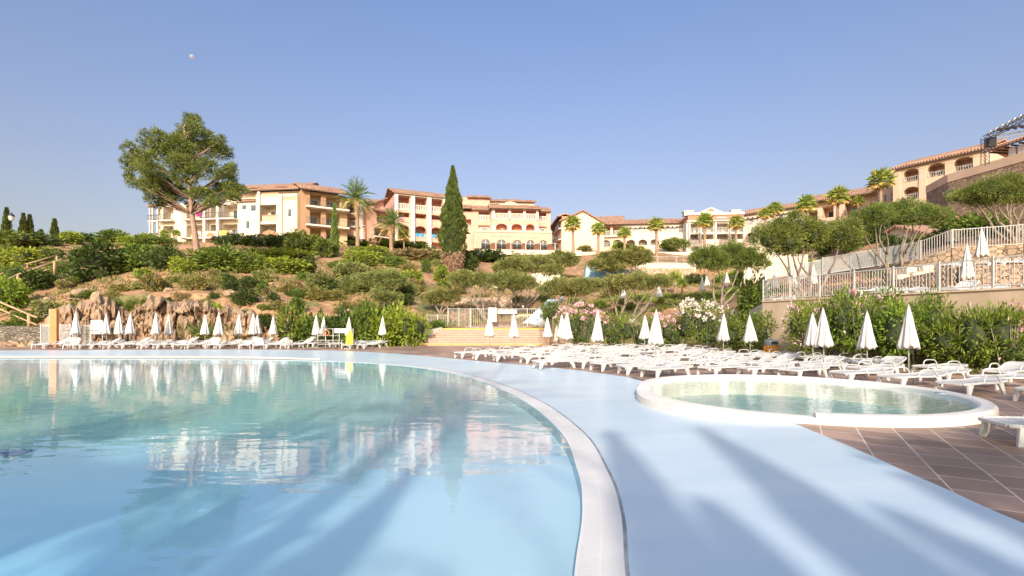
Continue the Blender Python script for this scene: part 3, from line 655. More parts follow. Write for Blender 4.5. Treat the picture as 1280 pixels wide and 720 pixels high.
# field behind the round pool
wallA = P(953,33,0).xy; wallB = P(1280,21.7,0).xy; wd_ = (wallB-wallA).normalized(); wn = Vector((wd_.y,-wd_.x))
if wn.x > 0: wn = -wn
base = [Vector(g2(552,447.0,.2)), Vector(g2(600,451.5,.2)), Vector(g2(700,460.5,.2)), Vector(g2(783,471,.2))]
base += [CC+Vector((math.cos(R(a)),math.sin(R(a))))*(CR+.1) for a in (128,105,80,55,30,5)] + [Vector((12.2,9.5)), Vector((14.5,6))]
bpath = catmull([(v.x,v.y) for v in base], 10, False)
ordn = ['front','second','third','fourth','fifth','sixth']
for k in range(6):
    off = 1.35+2.35*k; pth = []
    for i in range(1,len(bpath)-1):
        t = (bpath[i+1]-bpath[i-1]).normalized(); nrm = Vector((-t.y,t.x)); pth.append(bpath[i]+nrm*off)
    # resample
    acc = .6+.3*k; last = pth[0]; placed = []
    for i in range(1,len(pth)):
        seg = (pth[i]-pth[i-1]).length; acc += seg
        if acc >= (1.42 if k else 1.3):
            acc = 0; p = pth[i]+Vector((random.uniform(-.12,.12),random.uniform(-.12,.12)))
            if any((p-q).length < 1.12 for q in LP): continue
            bpx, bD = inv(p.x, p.y)
            lim = 42 if bpx < 700 else (41-(bpx-700)/200*5 if bpx < 900 else 35)
            if bD > lim or bpx < 556+22*k or bpx > 1330: continue
            if (p-wallA).dot(wn) < 2.6+(0 if bpx<1000 else .5): continue
            if (p-CC).length < CR+1.2: continue
            LP.append(p); lounger(p.x, p.y, .2, R(24+random.uniform(-13,13)), 'white sun lounger in the %s row outward from the pools'%ordn[k], 'white sun loungers between the pools and the hedges')
# terrace loungers behind the railing
for px, D in [(1085,26.6),(1108,27.5),(1135,26.8),(1150,28.5),(1172,27),(1200,25.5),(1218,27),(1245,24.6),(1270,26.2),(1295,24),(972,35.5),(990,36.5)]:
    v = P(px, D, 3.25); lounger(v.x, v.y, 3.25, R(25+random.uniform(-15,15)), 'white sun lounger on the raised terrace behind the white railing', 'white sun loungers on the raised terraces', random.choice((1,2)))
for px, D in [(1188,32.6),(1240,31.5),(1262,31),(1285,31)]:
    v = P(px, D, 5.08); lounger(v.x, v.y, 5.08, R(20+random.uniform(-15,15)), 'white sun lounger on the stone-walled upper terrace at right', 'white sun loungers on the raised terraces', 1)
print('loungers in field', len(LP))
# ---------------------------------------------------------------- bushes
def bush_proto(kind, seed):
    global rng; rng = np.random.default_rng(seed)
    B = {
     'round':  ([(0,0,.5,.5,.5,.5)], 330, .13,.075, .3),
     'ball':   ([(0,0,.5,.5,.5,.5)], 620, .07,.045, .18),
     'hedge':  ([(-.28,0,.45,.26,.4,.45),(.0,.05,.5,.28,.45,.5),(.27,-.03,.46,.25,.4,.46)], 300, .10,.055, .28),
     'loose':  ([(-.22,.0,.42,.3,.35,.42),(.2,.05,.48,.32,.4,.5),(.0,-.1,.3,.4,.4,.3)], 210, .16,.07, .42),
    }[kind]
    return B
PROTO = {}
def bush_mesh(kind, m, var):
    key = (kind, m.name, var)
    if key in PROTO: return PROTO[key]
    global rng; rng = np.random.default_rng(hash_(key))
    blobs, dens, ln, wd, spread = bush_proto_static(kind)
    bl = [(b[0]+rng.uniform(-.03,.03), b[1]+rng.uniform(-.03,.03), b[2], b[3]*rng.uniform(.92,1.08), b[4], b[5]*rng.uniform(.9,1.1)) for b in blobs]
    if kind == 'spiky':
        n = 420; base = np.zeros((n,3)); base[:,0] = rng.uniform(-.35,.35,n); base[:,1] = rng.uniform(-.35,.35,n); A = unit(n); A[:,2] = np.abs(A[:,2])*1.4+.25; base[:,2] = rng.uniform(0,.25,n)
        V, Q = cards(base, A, np.full(n,.62), np.full(n,.05)); o = build_np('foliage', V, Q, [m], None)
    else: o = crown('foliage', bl, dens, ln, wd, m, None, core=.74 if kind!='loose' else .6, sub=26 if kind!='ball' else 60, spread=spread)
    me = o.data; bpy.data.objects.remove(o); PROTO[key] = me; return me
def hash_(k): 
    h = 0
    for c in str(k): h = (h*31+ord(c)) % 99991
    return h
def bush_proto_static(kind):
    return {'round':([(0,0,.5,.5,.5,.5)], 330, .13,.075, .3),'ball':([(0,0,.5,.5,.5,.5)], 620, .075,.045, .16),
     'hedge':([(-.28,0,.45,.26,.4,.45),(.0,.05,.5,.28,.45,.5),(.27,-.03,.46,.25,.4,.46)], 330, .10,.055, .26),
     'loose':([(-.22,.0,.42,.3,.35,.42),(.2,.05,.48,.32,.4,.5),(.0,-.1,.3,.4,.4,.3)], 260, .15,.065, .42),'spiky':([(0,0,.5,.5,.5,.5)],1,1,1,1)}[kind]
MK = {'b':(M_BRIGHT,'bright green'),'g':(M_GREEN,'green'),'d':(M_DARK,'dark green'),'o':(M_OLIVE,'grey-green'),'y':(M_DRY,'dry yellowish'),'w':(M_BROWNL,'brownish')}
LM = [('the wooden handrail',(70,330)),('the orange shower post',(68,400)),('the tall pine trunk',(247,300)),('the slim cypress',(418,290)),('the tall cypress',(566,300)),('the cream apartment building',(290,270)),('the rock face',(200,400)),('the white-fenced steps',(620,400)),('the small red-roofed house',(1150,300)),('the central hotel',(640,290)),('the long arcaded building',(820,295)),('the big white parasol',(1136,410)),('the far left lamp post',(14,280))]
def landmark(px, py):
    n, (lx, ly) = min(LM, key=lambda l: abs(l[1][0]-px)+1.3*abs(l[1][1]-py))
    dx, dy = px-lx, py-ly
    rel = ('right of' if dx > 0 else 'left of') if abs(dx) > 1.2*abs(dy) else ('below' if dy > 0 else 'above')
    return rel+' '+n
BN = {'round':'rounded shrub','ball':'clipped ball-shaped shrub','hedge':'trimmed hedge','loose':'loose bushy shrub','spiky':'spiky agave-like plant'}
bi = 0
def bush(px, pyb, w, h, kind='round', mk='g', D=None, z0=None, label=None):
    global bi; bi += 1
    D = D or hit(px, pyb-1); z = zt(px, D) if z0 is None else z0
    root = empty({'ball':'clipped_shrub','hedge':'hedge','spiky':'spiky_plant'}.get(kind,'shrub'), P(px, D, z-.1), random.uniform(-.3,.3))
    o = bpy.data.objects.new('foliage', bush_mesh(kind, MK[mk][0], bi % 3)); COL.objects.link(o); o.parent = root
    ww = w/700*D; hh = h/700*D; o.scale = (ww, max(ww*.6, min(hh*1.2, ww)), hh*1.05+.1)
    if random.random() < .5 and kind != 'spiky': o.rotation_euler = (0,0,math.pi)
    tag(root, label or (MK[mk][1]+' '+BN[kind]+' '+landmark(px, pyb-h/2)), 'plant' if kind == 'spiky' else ('hedge' if kind == 'hedge' else 'shrub'), None, px)
    return root
for a in [
 (12,310,62,20,'hedge','g'),(48,309,44,17,'hedge','d'),(88,307,36,16,'round','b'),(20,335,60,24,'hedge','b'),(52,326,44,16,'hedge','g'),(8,352,40,20,'loose','g'),(38,363,40,24,'round','d'),
 (10,390,40,40,'round','b'),(52,356,40,18,'loose','g'),(96,304,52,12,'hedge','d'),(140,306,48,17,'round','g'),(172,308,40,14,'loose','b'),(196,308,40,12,'loose','g'),(120,347,54,40,'round','d'),
 (150,340,44,26,'loose','g'),(175,337,54,30,'round','g'),(208,340,44,30,'round','d'),(228,342,30,18,'loose','b'),(178,347,20,11,'round','b'),(191,366,24,20,'round','y'),(243,364,30,20,'loose','y'),
 (60,398,28,22,'round','o'),(270,338,60,26,'loose','g'),(303,340,46,24,'loose','g'),(288,364,24,18,'ball','d'),(306,383,28,20,'round','d'),(290,308,50,14,'hedge','d'),(328,310,60,16,'hedge','d'),(360,309,40,16,'hedge','d'),(262,318,40,8,'loose','y'),
 (350,326,84,14,'hedge','b'),(352,343,64,20,'hedge','b'),(376,320,36,28,'round','g'),(405,324,24,24,'round','g'),(378,300,26,16,'round','d'),(404,306,42,14,'hedge','g'),(384,344,24,22,'ball','d'),
 (453,333,44,19,'hedge','b'),(463,321,46,13,'hedge','b'),(515,326,54,15,'hedge','w'),(495,335,26,13,'round','g'),(533,342,15,17,'ball','g'),(514,356,30,18,'round','b'),(551,354,22,20,'ball','b'),(511,341,20,11,'round','y'),
 (439,350,48,22,'hedge','o'),(381,353,22,11,'round','g'),(400,364,30,24,'loose','o'),(409,366,22,16,'round','d'),(341,379,15,11,'round','d'),(412,376,34,14,'loose','y'),(371,392,20,18,'round','g'),(390,376,24,16,'loose','y'),(306,404,22,16,'ball','d'),(331,412,18,18,'round','d'),
 (312,360,19,13,'round','d'),(425,338,30,12,'loose','g'),(470,311,96,9,'hedge','g'),(432,302,38,13,'hedge','d'),(459,305,15,12,'ball','b'),(500,312,70,9,'hedge','g'),(540,326,30,14,'loose','g'),
 (262,398,38,18,'round','b'),(252,426,38,32,'spiky','o'),(274,426,38,28,'spiky','g'),(300,426,26,20,'spiky','o'),(240,427,22,24,'spiky','o'),(290,427,26,18,'spiky','y'),
 (600,327,64,14,'hedge','d'),(642,326,52,11,'hedge','g'),(585,340,24,22,'round','d'),(776,313,18,12,'round','b'),(730,315,16,10,'round','y'),(787,313,14,10,'round','g'),(838,311,22,14,'round','g'),(892,312,16,9,'round','g'),(935,314,20,10,'round','g'),
 (867,357,34,13,'hedge','d'),(903,357,24,13,'hedge','g'),(926,355,50,15,'hedge','b'),(943,388,38,40,'loose','g'),(470,345,26,10,'loose','y'),(330,352,24,14,'loose','o'),(440,392,40,14,'loose','y'),(360,366,26,10,'loose','y'),
 (150,364,26,8,'loose','y'),(112,372,30,9,'loose','g'),(90,388,16,9,'loose','g'),(216,354,20,8,'loose','y'),(320,330,24,12,'loose','g'),(455,384,26,8,'loose','y'),(525,366,20,8,'loose','y'),(35,400,30,12,'loose','g'),(24,410,40,10,'loose','g'),(96,352,26,14,'loose','d'),(75,345,30,18,'loose','g'),(5,325,30,18,'hedge','g'),
 (545,412,22,10,'loose','g'),(560,338,16,12,'loose','g'),(650,392,26,8,'loose','y'),(575,368,22,8,'loose','y'),(600,375,22,7,'loose','y'),(720,372,26,10,'loose','y'),(730,395,30,12,'loose','y'),(765,372,26,8,'loose','y'),
 ]: bush(*a)
rs = random.Random(4)
for i in range(64):
    px = rs.uniform(60,560); py = rs.uniform(346,392) if px < 350 else rs.uniform(350,382)
    bush(px, py, rs.uniform(9,20), rs.uniform(6,12), rs.choice(('round','loose','round')), rs.choice('gydowgg'))
for i in range(26):
    px = rs.uniform(380,900); bush(px, rs.uniform(330,352) if px < 560 else rs.uniform(376,396) if px > 740 else rs.uniform(352,384), rs.uniform(10,22), rs.uniform(6,11), rs.choice(('round','loose')), rs.choice('gyog'))
# clipped wall of foliage beyond the far loungers (each bush its own)
for a in [(372,428,40,48,'loose','g'),(397,428,42,40,'hedge','g'),(424,428,40,42,'loose','d'),(452,428,44,50,'loose','g'),(482,428,46,46,'loose','b'),(510,428,48,44,'hedge','b'),(470,402,60,24,'loose','d')]:
    bush(*a[:6], D=45.9 if a[1] > 420 else 49, label=MK[a[5]][1]+' leafy bush in the tall hedge behind the far loungers')
for i, (px, D, h) in enumerate([(1070,72,36),(1086,71,38),(1101,70,40),(1058,73,33)]):
    o = bush(px, 318, 18, h, 'round', 'd', D=D, z0=zt(px,D), label='dark green upright thuja behind the mesh fence near the small red-roofed house')
bush(1133,266,50,14,'hedge','g',D=80); bush(1105,314,30,12,'loose','g',D=50); bush(1200,285,60,20,'loose','g',D=55); bush(1180,300,30,18,'loose','d',D=47); bush(1038,345,22,12,'round','b',D=42)
bush(957,285,24,8,'round','g',D=100)
for a in [(1075,300,50,22,'loose','g',75),(1035,300,40,20,'round','d',80),(1095,285,40,16,'loose','g',82),(1150,275,40,16,'loose','g',72),(1010,318,40,16,'loose','b',66),(1225,295,60,22,'loose','g',50),(1165,296,30,12,'loose','d',60),(1190,292,26,12,'hedge','g',56),(1250,292,40,16,'loose','d',47),(965,352,34,12,'hedge','g',48),(930,398,30,26,'loose','g',37),(1122,322,46,26,'loose','d',50),(1152,318,40,20,'hedge','g',49),(1090,330,40,18,'loose','g',50)]: bush(*a[:6],D=a[6])

# oleanders
def oleander(px, D, w, h, z0, label, fl=None, frac=.0, m=M_OLEA, big=1.0, parent=None, seed=1, ftop=.2, stems=True, lw=.05):
    global rng; rng = np.random.default_rng(seed*17+3); root = empty('oleander_bush', P(px, D, z0))
    ww = w/700*D; hh = h/700*D; blobs = []
    n = 5
    for i in range(n):
        x = (i/(n-1)-.5)*ww*.68+rng.uniform(-.15,.15); hz = hh*rng.uniform(.82,1.0)
        blobs.append((x, rng.uniform(-.2,.35), hz*.56, ww*.24, max(.8,ww*.28), hz*.46))
    blobs.append((0,0,hh*.3,ww*.42,.9,hh*.27))
    fc = None
    if fl and frac > .04:
        ps = []; 
        for _ in range(int(frac*70*ww/3)):
            b_ = blobs[rng.integers(0,len(blobs)-1)]; dd_ = unit(1)[0]; dd_[1] = -abs(dd_[1]); dd_[2] = abs(dd_[2])*1.3+ftop*.6; dd_ /= np.linalg.norm(dd_)
            c_ = np.array(b_[:3])+dd_*np.array(b_[3:6])*rng.uniform(1.0,1.12); k_ = 16; ps.append(c_+unit(k_)*rng.uniform(.02,.13,k_)[:,None]*(D/36)**.5)
        ps = np.concatenate(ps); V,Q = cards(ps, unit(len(ps)), np.full(len(ps),.13*(D/36)**.5), np.full(len(ps),.11*(D/36)**.5)); fc = (V,Q)
    A = 1000/(D*D)*24
    crown('foliage', blobs, min(A*2.0,75), .19*big, lw*big, m, root, core=.66, sub=46, spread=.26, up=.5, extra=fl, extra_frac=frac, bottom=-.6, flower_top=ftop, cards_=fc)
    if stems:
        for i in range(9):
            x = rng.uniform(-.38,.38)*ww; mb = MB(); mb.tube([(x*.4,-.1,-.05),(x*.7,-.25,hh*.3),(x,-.35+rng.uniform(-.2,.1),hh*.75)], [.03,.022,.01], 6); mb.build('stem', M_BARK, root, smooth=True)
    tag(root, label, 'oleander', None, px); return root
for i,(px,D,w,h,fl,fr,l,ft) in enumerate([
 (727,38.5,60,58,M_PINK,.55,'pink-flowering oleander at the left end of the flowering hedge',.45),(768,38,50,52,None,0,'green oleander right of the pink-flowering one',.2),(803,37.5,52,50,M_PETW,.05,'green oleander with very few white flowers in the middle of the hedge',.2),
 (842,37,56,50,M_PINK,.3,'oleander with scattered pink flowers left of the white-flowering one',.5),(884,36,66,68,M_PETW,.42,'white-flowering oleander, the tallest in the hedge',.3)]):
    oleander(px, D, w, h, .15, l, fl, fr, seed=i+1, ftop=ft)
oleander(934, 32.0, 60, 54, .15, 'dense green shrub without flowers left of the orange bin', None, 0, m=M_GREEN, seed=9, lw=.09)
for i,(px,D,w,h,fr,l) in enumerate([(1022,26.6,78,90,.10,'large oleander with a few pink flowers behind the close pair of parasols'),(1084,24.6,84,99,.05,'large oleander behind the lone parasol, under the railing'),(1148,22.9,86,95,.03,'large oleander behind the biggest parasol'),(1206,21.3,80,78,.0,'large green oleander without flowers before the retaining wall'),(1262,20.2,90,86,.06,'large oleander at the right picture edge with a few pink flowers')]):
    oleander(px, D, w, h, .15, l, M_PINK if fr else None, fr, seed=20+i, ftop=-.2, m=M_OLEA)
bush(689,405,30,27,'ball','g',D=46,z0=2.0,label='clipped round tree-like bush on bare stems beside the pink oleander')
mb = MB()
for i in range(7): x = random.uniform(-.5,.5); mb.tube([(x,0,0),(x*1.1,0,1.3),(x*.8,0,2.4)],.035,5)
o = mb.build('bare_stem_clump', M_BARK, smooth=True); o.location = P(692,44.5,.2); tag(o, 'bare stems of a cut bush beside the step pedestal','shrub',None,692)

# ---------------------------------------------------------------- trees
def limb(mb, a, b, r0, r1, bend=.25, n=8):
    a = Vector(a); b = Vector(b); d = b-a; s = d.length; q = Vector((random.uniform(-1,1),random.uniform(-1,1),random.uniform(-.3,.5)))*bend*s
    pts = []
    for i in range(n+1):
        t = i/n; w = 4*t*(1-t)*.5; pts.append(a+d*t+q*w+Vector((random.uniform(-1,1),random.uniform(-1,1),0))*.012*s)
    mb.tube(pts, [r0+(r1-r0)*i/n for i in range(n+1)], 7); return pts
def olive_tree(px, py, D, crowns, label, stems=3, r=.16, m=M_OLIVE, dens=None, z0=None, leaf=1.0):
    """crowns: (px,py_centre,w,h) flattened cushions"""
    z0 = z0 if z0 is not None else zt(px, D)-.1; root = empty('umbrella_olive_tree', P(px, D, z0)); o = P(px,D,z0); u = D/700
    blobs = []; ends = []
    for cx, cy, w, h in crowns:
        dy = random.uniform(-.35,.35)*w*u; c = W(cx,cy,D+dy/K)-o; D_ = D
        k = max(3, round(w/h*2.0))
        for i in range(k):
            t = (i+.5)/k-.5
            blobs.append((c.x+t*w*u*.74, dy+random.uniform(-.12,.12)*w*u, c.z+h*u*(.06-.3*abs(t)+random.uniform(-.12,.12)), w*u*(.5/k+.18)*random.uniform(.85,1.15), max(w*u*.26,h*u*.55), h*u*random.uniform(.38,.52)))
            ends.append(Vector((blobs[-1][0], blobs[-1][1], blobs[-1][2]-h*u*.15)))
    lf = max(.10, 1.7*u)*leaf
    crown('crown', blobs, min(2.3/(lf*lf*.45), 230), lf*1.3, lf*.5, m, root, core=.6, sub=30, spread=.33, up=.4, bottom=-.35)
    mb = MB(); groups = [[] for _ in range(stems)]
    ends.sort(key=lambda e: e.x)
    for i, e in enumerate(ends): groups[min(stems-1, i*stems//len(ends))].append(e)
    for g_ in groups:
        if not g_: continue
        c = sum(g_, Vector())/len(g_); fork = Vector((c.x*.55, c.y*.5, c.z*.48)); st = Vector((random.uniform(-.15,.15),random.uniform(-.15,.15),0))
        limb(mb, st, fork, r, r*.7, .22)
        for e in (g_ if len(g_) < 4 else g_[::2]): limb(mb, fork, e, r*.55, r*.16, .2)
    mb.build('trunk', M_BARK, root, smooth=True); tag(root, label, 'tree', None, px)
    return root
OL = [
 (502,379,60,[(508,364,24,16)],'small umbrella-shaped olive tree low on the slope left of the white-fenced steps',2),
 (551,388,56,[(551,371,44,18)],'umbrella-shaped olive tree directly above the left end of the steps',3),
 (609,392,54,[(592,349,52,20),(640,352,56,20),(578,345,30,14)],'umbrella-shaped olive tree above the white gate, leftmost of the large central ones',5),
 (650,386,58,[(640,334,44,22),(668,331,48,22),(690,338,26,14)],'umbrella-shaped olive tree directly above the white fence, second of the central ones',5),
 (690,352,80,[(672,327,40,14),(700,326,44,18)],'umbrella-shaped olive tree in front of the hotel terrace wall',5),
 (704,388,50,[(700,360,50,20),(732,358,44,20)],'umbrella-shaped olive tree above the pink oleander',3),
 (456,383,58,[(446,357,42,28),(476,353,50,26)],'wide olive tree on the slope above the far hedge',3),
 (484,390,54,[(482,371,32,20)],'small olive tree leaning over the far hedge',2),
 (337,366,62,[(335,344,28,16)],'small pale olive tree on the bare slope right of the pine',2),
 (790,345,74,[(780,322,62,20),(757,331,42,16),(800,316,24,16)],'umbrella-shaped olive tree below the long arcaded building',3),
 (771,390,50,[(765,356,30,20),(786,353,38,20)],'umbrella-shaped olive tree leftmost on the lawn terrace',2),
 (793,392,52,[(800,353,38,22),(824,352,34,16)],'umbrella-shaped olive tree on the lawn terrace, right of its twin',2),
 (900,372,52,[(885,327,44,30),(912,322,52,32),(938,328,36,26)],'large umbrella-shaped olive tree above the white-flowering oleander',4),
 (860,313,110,[(842,303,14,8),(851,305,18,9)],'small round olive tree before the arcades of the long building',2),
 (1008,356,34,[(970,298,50,40),(1000,290,56,40),(1035,291,64,42),(1058,296,40,32),(985,310,50,24)],'largest dark umbrella-shaped olive tree behind the left end of the white railing',4),
 (1116,330,42.5,[(1090,272,44,30),(1122,266,54,32),(1156,270,46,28)],'umbrella-shaped olive tree in front of the small red-roofed house',5),
 (1268,308,41,[(1216,247,56,26),(1250,240,60,34),(1290,238,70,40)],'umbrella-shaped olive tree at the right edge below the stone terrace wall',5),
 (1352,308,41,[(1330,240,70,40)],'umbrella-shaped olive tree beyond the right picture edge',4),
]
for a in OL:
    px, py, D, cr, l, st = a; gd = m_ = M_OLIVE
    if px > 850 and D < 60: m_ = leafm('leaf_olive_dark', (.07,.095,.022), (.16,.18,.04))
    olive_tree(px, py, D, cr, l, st, r=.13 if D < 60 else .15, m=m_)

# tall pine
def pine():
    global rng; rng = np.random.default_rng(5); D = 63; u = D/700; px0 = 247; z0 = zt(247,D)-.4; root = empty('tall_pine_tree', P(px0,D,z0))
    L = lambda x, y, dy=0: W(x, y, D+dy/K)-P(px0,D,z0)
    tp = [L(247,334),L(246,315),L(243,290),L(240,268),L(238,250),L(236,230),L(234,205),L(232,180),L(230,160)]
    mb = MB(); pts = [(p.x,p.y,p.z) for p in catmull3(tp, 4)]; n = len(pts); mb.tube(pts, [.34*(1-.85*i/(n-1))+.03 for i in range(n)], 12)
    mb.build('trunk', M_BARKP, root, smooth=True)
    cl = [(226,166,24,22),(240,158,16,14),(205,172,18,18),(186,180,20,14),(170,192,17,15),(164,206,15,15),(160,222,9,9),(172,228,14,10),(180,215,22,18),(195,200,26,20),(214,190,26,24),(240,185,22,22),(262,190,20,18),(277,198,18,18),(272,180,14,12),
          (205,225,26,20),(228,215,28,24),(255,215,26,22),(278,222,22,18),(288,212,10,12),(290,234,14,12),(225,238,30,18),(200,240,22,14),(250,238,24,14),(272,241,22,12),(296,241,12,8),(190,228,18,14),(234,200,28,20),(212,252,16,9),(258,170,12,10),(240,150,13,9),(186,244,16,9),(268,252,18,9),(288,248,14,8),(240,256,14,8),(202,256,14,7),(300,238,10,7)]
    blobs = []; mb = MB()
    for x, y, rx, ry in cl:
        for s in range(2):
            dy = random.uniform(-1,1)*min(5.2, 6-abs(x-230)*.045); c = L(x+random.uniform(-.45,.45)*rx, y+random.uniform(-.45,.45)*ry, dy)
            blobs.append((c.x, c.y, c.z, rx*u*random.uniform(.40,.62), rx*u*.5, ry*u*random.uniform(.42,.66)))
            if s < 2:
                ty = min(262, y+16+abs(x-236)*.38); t0 = min(tp, key=lambda p: abs(p.z-L(0,ty).z)); limb(mb, t0, c, .12, .03, .12, 6)
    mb.build('branches', M_BARKP, root, smooth=True)
    crown('crown', blobs, 84, .36, .065, M_PINE, root, core=.36, sub=15, spread=.36, up=.75, bottom=-.7)
    tag(root, 'tall leaning stone pine with open crown on the slope before the cream building', 'pine tree')
def catmull3(pts, n):
    out = []; m = len(pts)
    for i in range(m-1):
        p0,p1,p2,p3 = [pts[min(max(i+k,0),m-1)] for k in (-1,0,1,2)]
        for s in range(n):
            t = s/n; out.append(.5*((2*p1)+(-p0+p2)*t+(2*p0-5*p1+4*p2-p3)*t*t+(-p0+3*p1-3*p2+p3)*t**3))
    out.append(pts[-1]); return out
pine()
def cypress(px, pyb, pyt, w, D, label, n=6000, m=M_CYP, skirt=False, z0=None):
    global rng; z0 = zt(px,D)-.2 if z0 is None else z0; root = empty('cypress_tree', P(px,D,z0)); u = D/700
    H = CZ-(pyt-HY)*u-z0; r = w*u/2; zb = CZ-(pyb-HY)*u-z0
    t = rng.random(n)**.85; th = rng.uniform(0,6.283,n)
    pr = lambda t: np.where(t < .22, .72+.28*t/.22, (1-((t-.22)/.78)**1.25))*1.0
    lump = 1+.16*np.sin(th*3+t*22)+.1*np.sin(th*5-t*37)+rng.uniform(-.14,.10,n)
    rad = r*np.maximum(pr(t),.02)*lump; z = zb+(H-zb)*t
    Pp = np.stack([rad*np.cos(th), rad*np.sin(th), z], 1); A = np.stack([np.cos(th)*.5, np.sin(th)*.5, np.full(n,1.1)],1)+unit(n)*.45
    s = max(.12, u*1.5); V, Q = cards(Pp, A, np.full(n, s*1.9), np.full(n, s*.8))
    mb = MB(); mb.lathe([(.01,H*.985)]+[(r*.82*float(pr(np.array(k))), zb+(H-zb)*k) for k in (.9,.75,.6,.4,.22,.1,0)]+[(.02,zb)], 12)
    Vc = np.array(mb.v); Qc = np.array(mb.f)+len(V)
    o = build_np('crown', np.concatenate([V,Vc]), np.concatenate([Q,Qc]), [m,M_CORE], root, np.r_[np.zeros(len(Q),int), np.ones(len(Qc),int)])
    mb = MB(); mb.tube([(0,0,-.3),(0.03,0,zb*.5),(0,0,zb+.6*r+.3)], [r*.34,r*.26,r*.2] if skirt else [.14,.12,.1], 9)
    mb.build('trunk', M_PTRUNK if skirt else M_BARK, root, smooth=True)
    if skirt:
        k = 2600; t = rng.random(k); th = rng.uniform(0,6.283,k); rad = r*(.95-.45*t)*rng.uniform(.6,1.05,k); z = zb+ (.9-t*4.6)
        Pp = np.stack([rad*np.cos(th),rad*np.sin(th),z],1); A = np.stack([np.cos(th)*.6,np.sin(th)*.6,np.full(k,-.9)],1)+unit(k)*.5
        V,Q = cards(Pp, A, np.full(k,.5), np.full(k,.10)); 
        mb = MB(); mb.lathe([(r*.8,zb+.6),(r*.72,zb-.6),(r*.5,zb-2.2),(r*.3,zb-3.8)],10); Vc=np.array(mb.v); Qc=np.array(mb.f)+len(V)
        build_np('dead_skirt', np.concatenate([V,Vc]), np.concatenate([Q,Qc]), [M_SKIRT], root)
    tag(root, label, 'cypress tree', None, px); return root
cypress(566,322,209,31,80,'tall dark cypress with brown dead lower branches before the hotels', 15000, skirt=True)
cypress(418,334,256,9,80,'slim cypress on the slope in front of the balconied block', 3500, m=leafm('leaf_cyp2',(.07,.12,.03),(.13,.17,.04)))
for px,yt,w,D,l in [(8,261,8,100,'leftmost tall cypress on the skyline beside the lamp post'),(29,268,7,100,'left cypress of the close skyline pair'),(37,270,6,101,'right cypress of the close skyline pair'),(51,289,4,118,'tiny distant cypress on the left skyline'),(68,275,6.5,100,'lone cypress on the skyline right of the close pair')]:
    cypress(px,302,yt,w,D,l,2200)

# palms
def palm(px, D, cy, r_px, label, kind='fan', pyb=None, trunk_w=None, z0=None, seed=0, loc=None, H=None, Rr=None):
    global rng; rng = np.random.default_rng(100+int(px)+seed); u = D/700
    z0 = zt(px,D)-.2 if z0 is None else z0
    if pyb: z0 = CZ-(pyb-HY)*u
    H = H or CZ-(cy-HY)*u-z0; Rr = Rr or r_px*u
    root = empty('palm_tree', loc or P(px,D,z0))
    tw = trunk_w or (.26 if kind == 'fan' else .34); mb = MB(); k = 14
    lean = rng.uniform(-.02,.02)
    pts = [(lean*H*(i/k)**2*2, 0, H*i/k) for i in range(k+1)]; rd = [tw*(1.35 if i == 0 else 1)*(1-.25*i/k)+.02*(i%2) for i in range(k+1)]; rd[-1] *= 1.3; rd[-2] *= 1.2
    mb.tube(pts, rd, 10); mb.build('trunk', M_PTRUNK, root, smooth=True); top = Vector(pts[-1])
    Vs = []; Qs = []; off = 0; MI = []
    nf = {'fan':34,'date':46,'cord':30}[kind]
    for f in range(nf):
        t = f/nf; az = f*2.399+rng.uniform(-.2,.2); el = R(80)-t*R(125 if kind != 'date' else 112)+rng.uniform(-.1,.1); dead = t > .86
        d = np.array([math.cos(az)*math.cos(el), math.sin(az)*math.cos(el), math.sin(el)]); side = np.array([-math.sin(az), math.cos(az), 0]); upv = np.cross(side, d)*-1
        if kind == 'date':
            n = 17; L_ = Rr*rng.uniform(.95,1.15); P_ = []; A_ = []; ln = []
            for i in range(n):
                s = (i+1)/n; p = d*L_*s; p[2] -= L_*.42*s*s*math.cos(el); tan = d.copy(); tan[2] -= .84*s*math.cos(el)
                for sg in (-1,1): P_.append(p); A_.append(tan*.9+side*sg*.95*(1-.35*s)+np.array([0,0,.30-.5*s])); ln.append(L_*.27*math.sin(min(1,s*1.15+.12)*math.pi*.86)+.1)
            V,Q = cards(np.array(P_), np.array(A_), np.array(ln), np.full(len(P_), max(.05, .62*u)))
            mbr = MB(); mbr.tube([tuple(d*L_*s-np.array([0,0,L_*.42*s*s*math.cos(el)])) for s in np.linspace(0,1,7)], [.045*(1-.8*s) for s in np.linspace(0,1,7)], 4, False)
            V = np.concatenate([V,np.array(mbr.v)]); Q = np.concatenate([Q,np.array(mbr.f)+len(V)-len(mbr.v)])
        else:
            st = Rr*rng.uniform(.42,.58) if kind == 'fan' else .0; c = d*st; n = 13; P_ = []; A_ = []
            for i in range(n):
                a = (i/(n-1)-.5)*R(200 if kind == 'fan' else 30); P_.append(c); v = d*math.cos(a)+side*math.sin(a)+upv*rng.uniform(-.15,.15); v[2] -= .18; A_.append(v)
            if kind == 'cord': A_ = [d+unit(1)[0]*.25-np.array([0,0,.3*abs(math.cos(el))]) for _ in range(n)]
            V,Q = cards(np.array(P_), np.array(A_), np.full(n, Rr*(.52 if kind == 'fan' else .9)), np.full(n, Rr*(.12 if kind=='fan' else .06)))
            mbr = MB(); mbr.bar((0,0,0), tuple(c+1e-3), .05); V = np.concatenate([V,np.array(mbr.v)]); Q = np.concatenate([Q,np.array(mbr.f)+len(V)-len(mbr.v)])
        Vs.append(V+np.array(top)); Qs.append(Q+off); off += len(V); MI.append(np.full(len(Q), 1 if dead else 0))
    build_np('crown', np.concatenate(Vs), np.concatenate(Qs), [M_PALM if kind == 'date' else M_FAN, M_PALMD], root, np.concatenate(MI))
    tag(root, label, 'palm tree', None, px); return root
palm(447,96,247,25,'tall date palm between the balconied block and the white-pillared block','date')
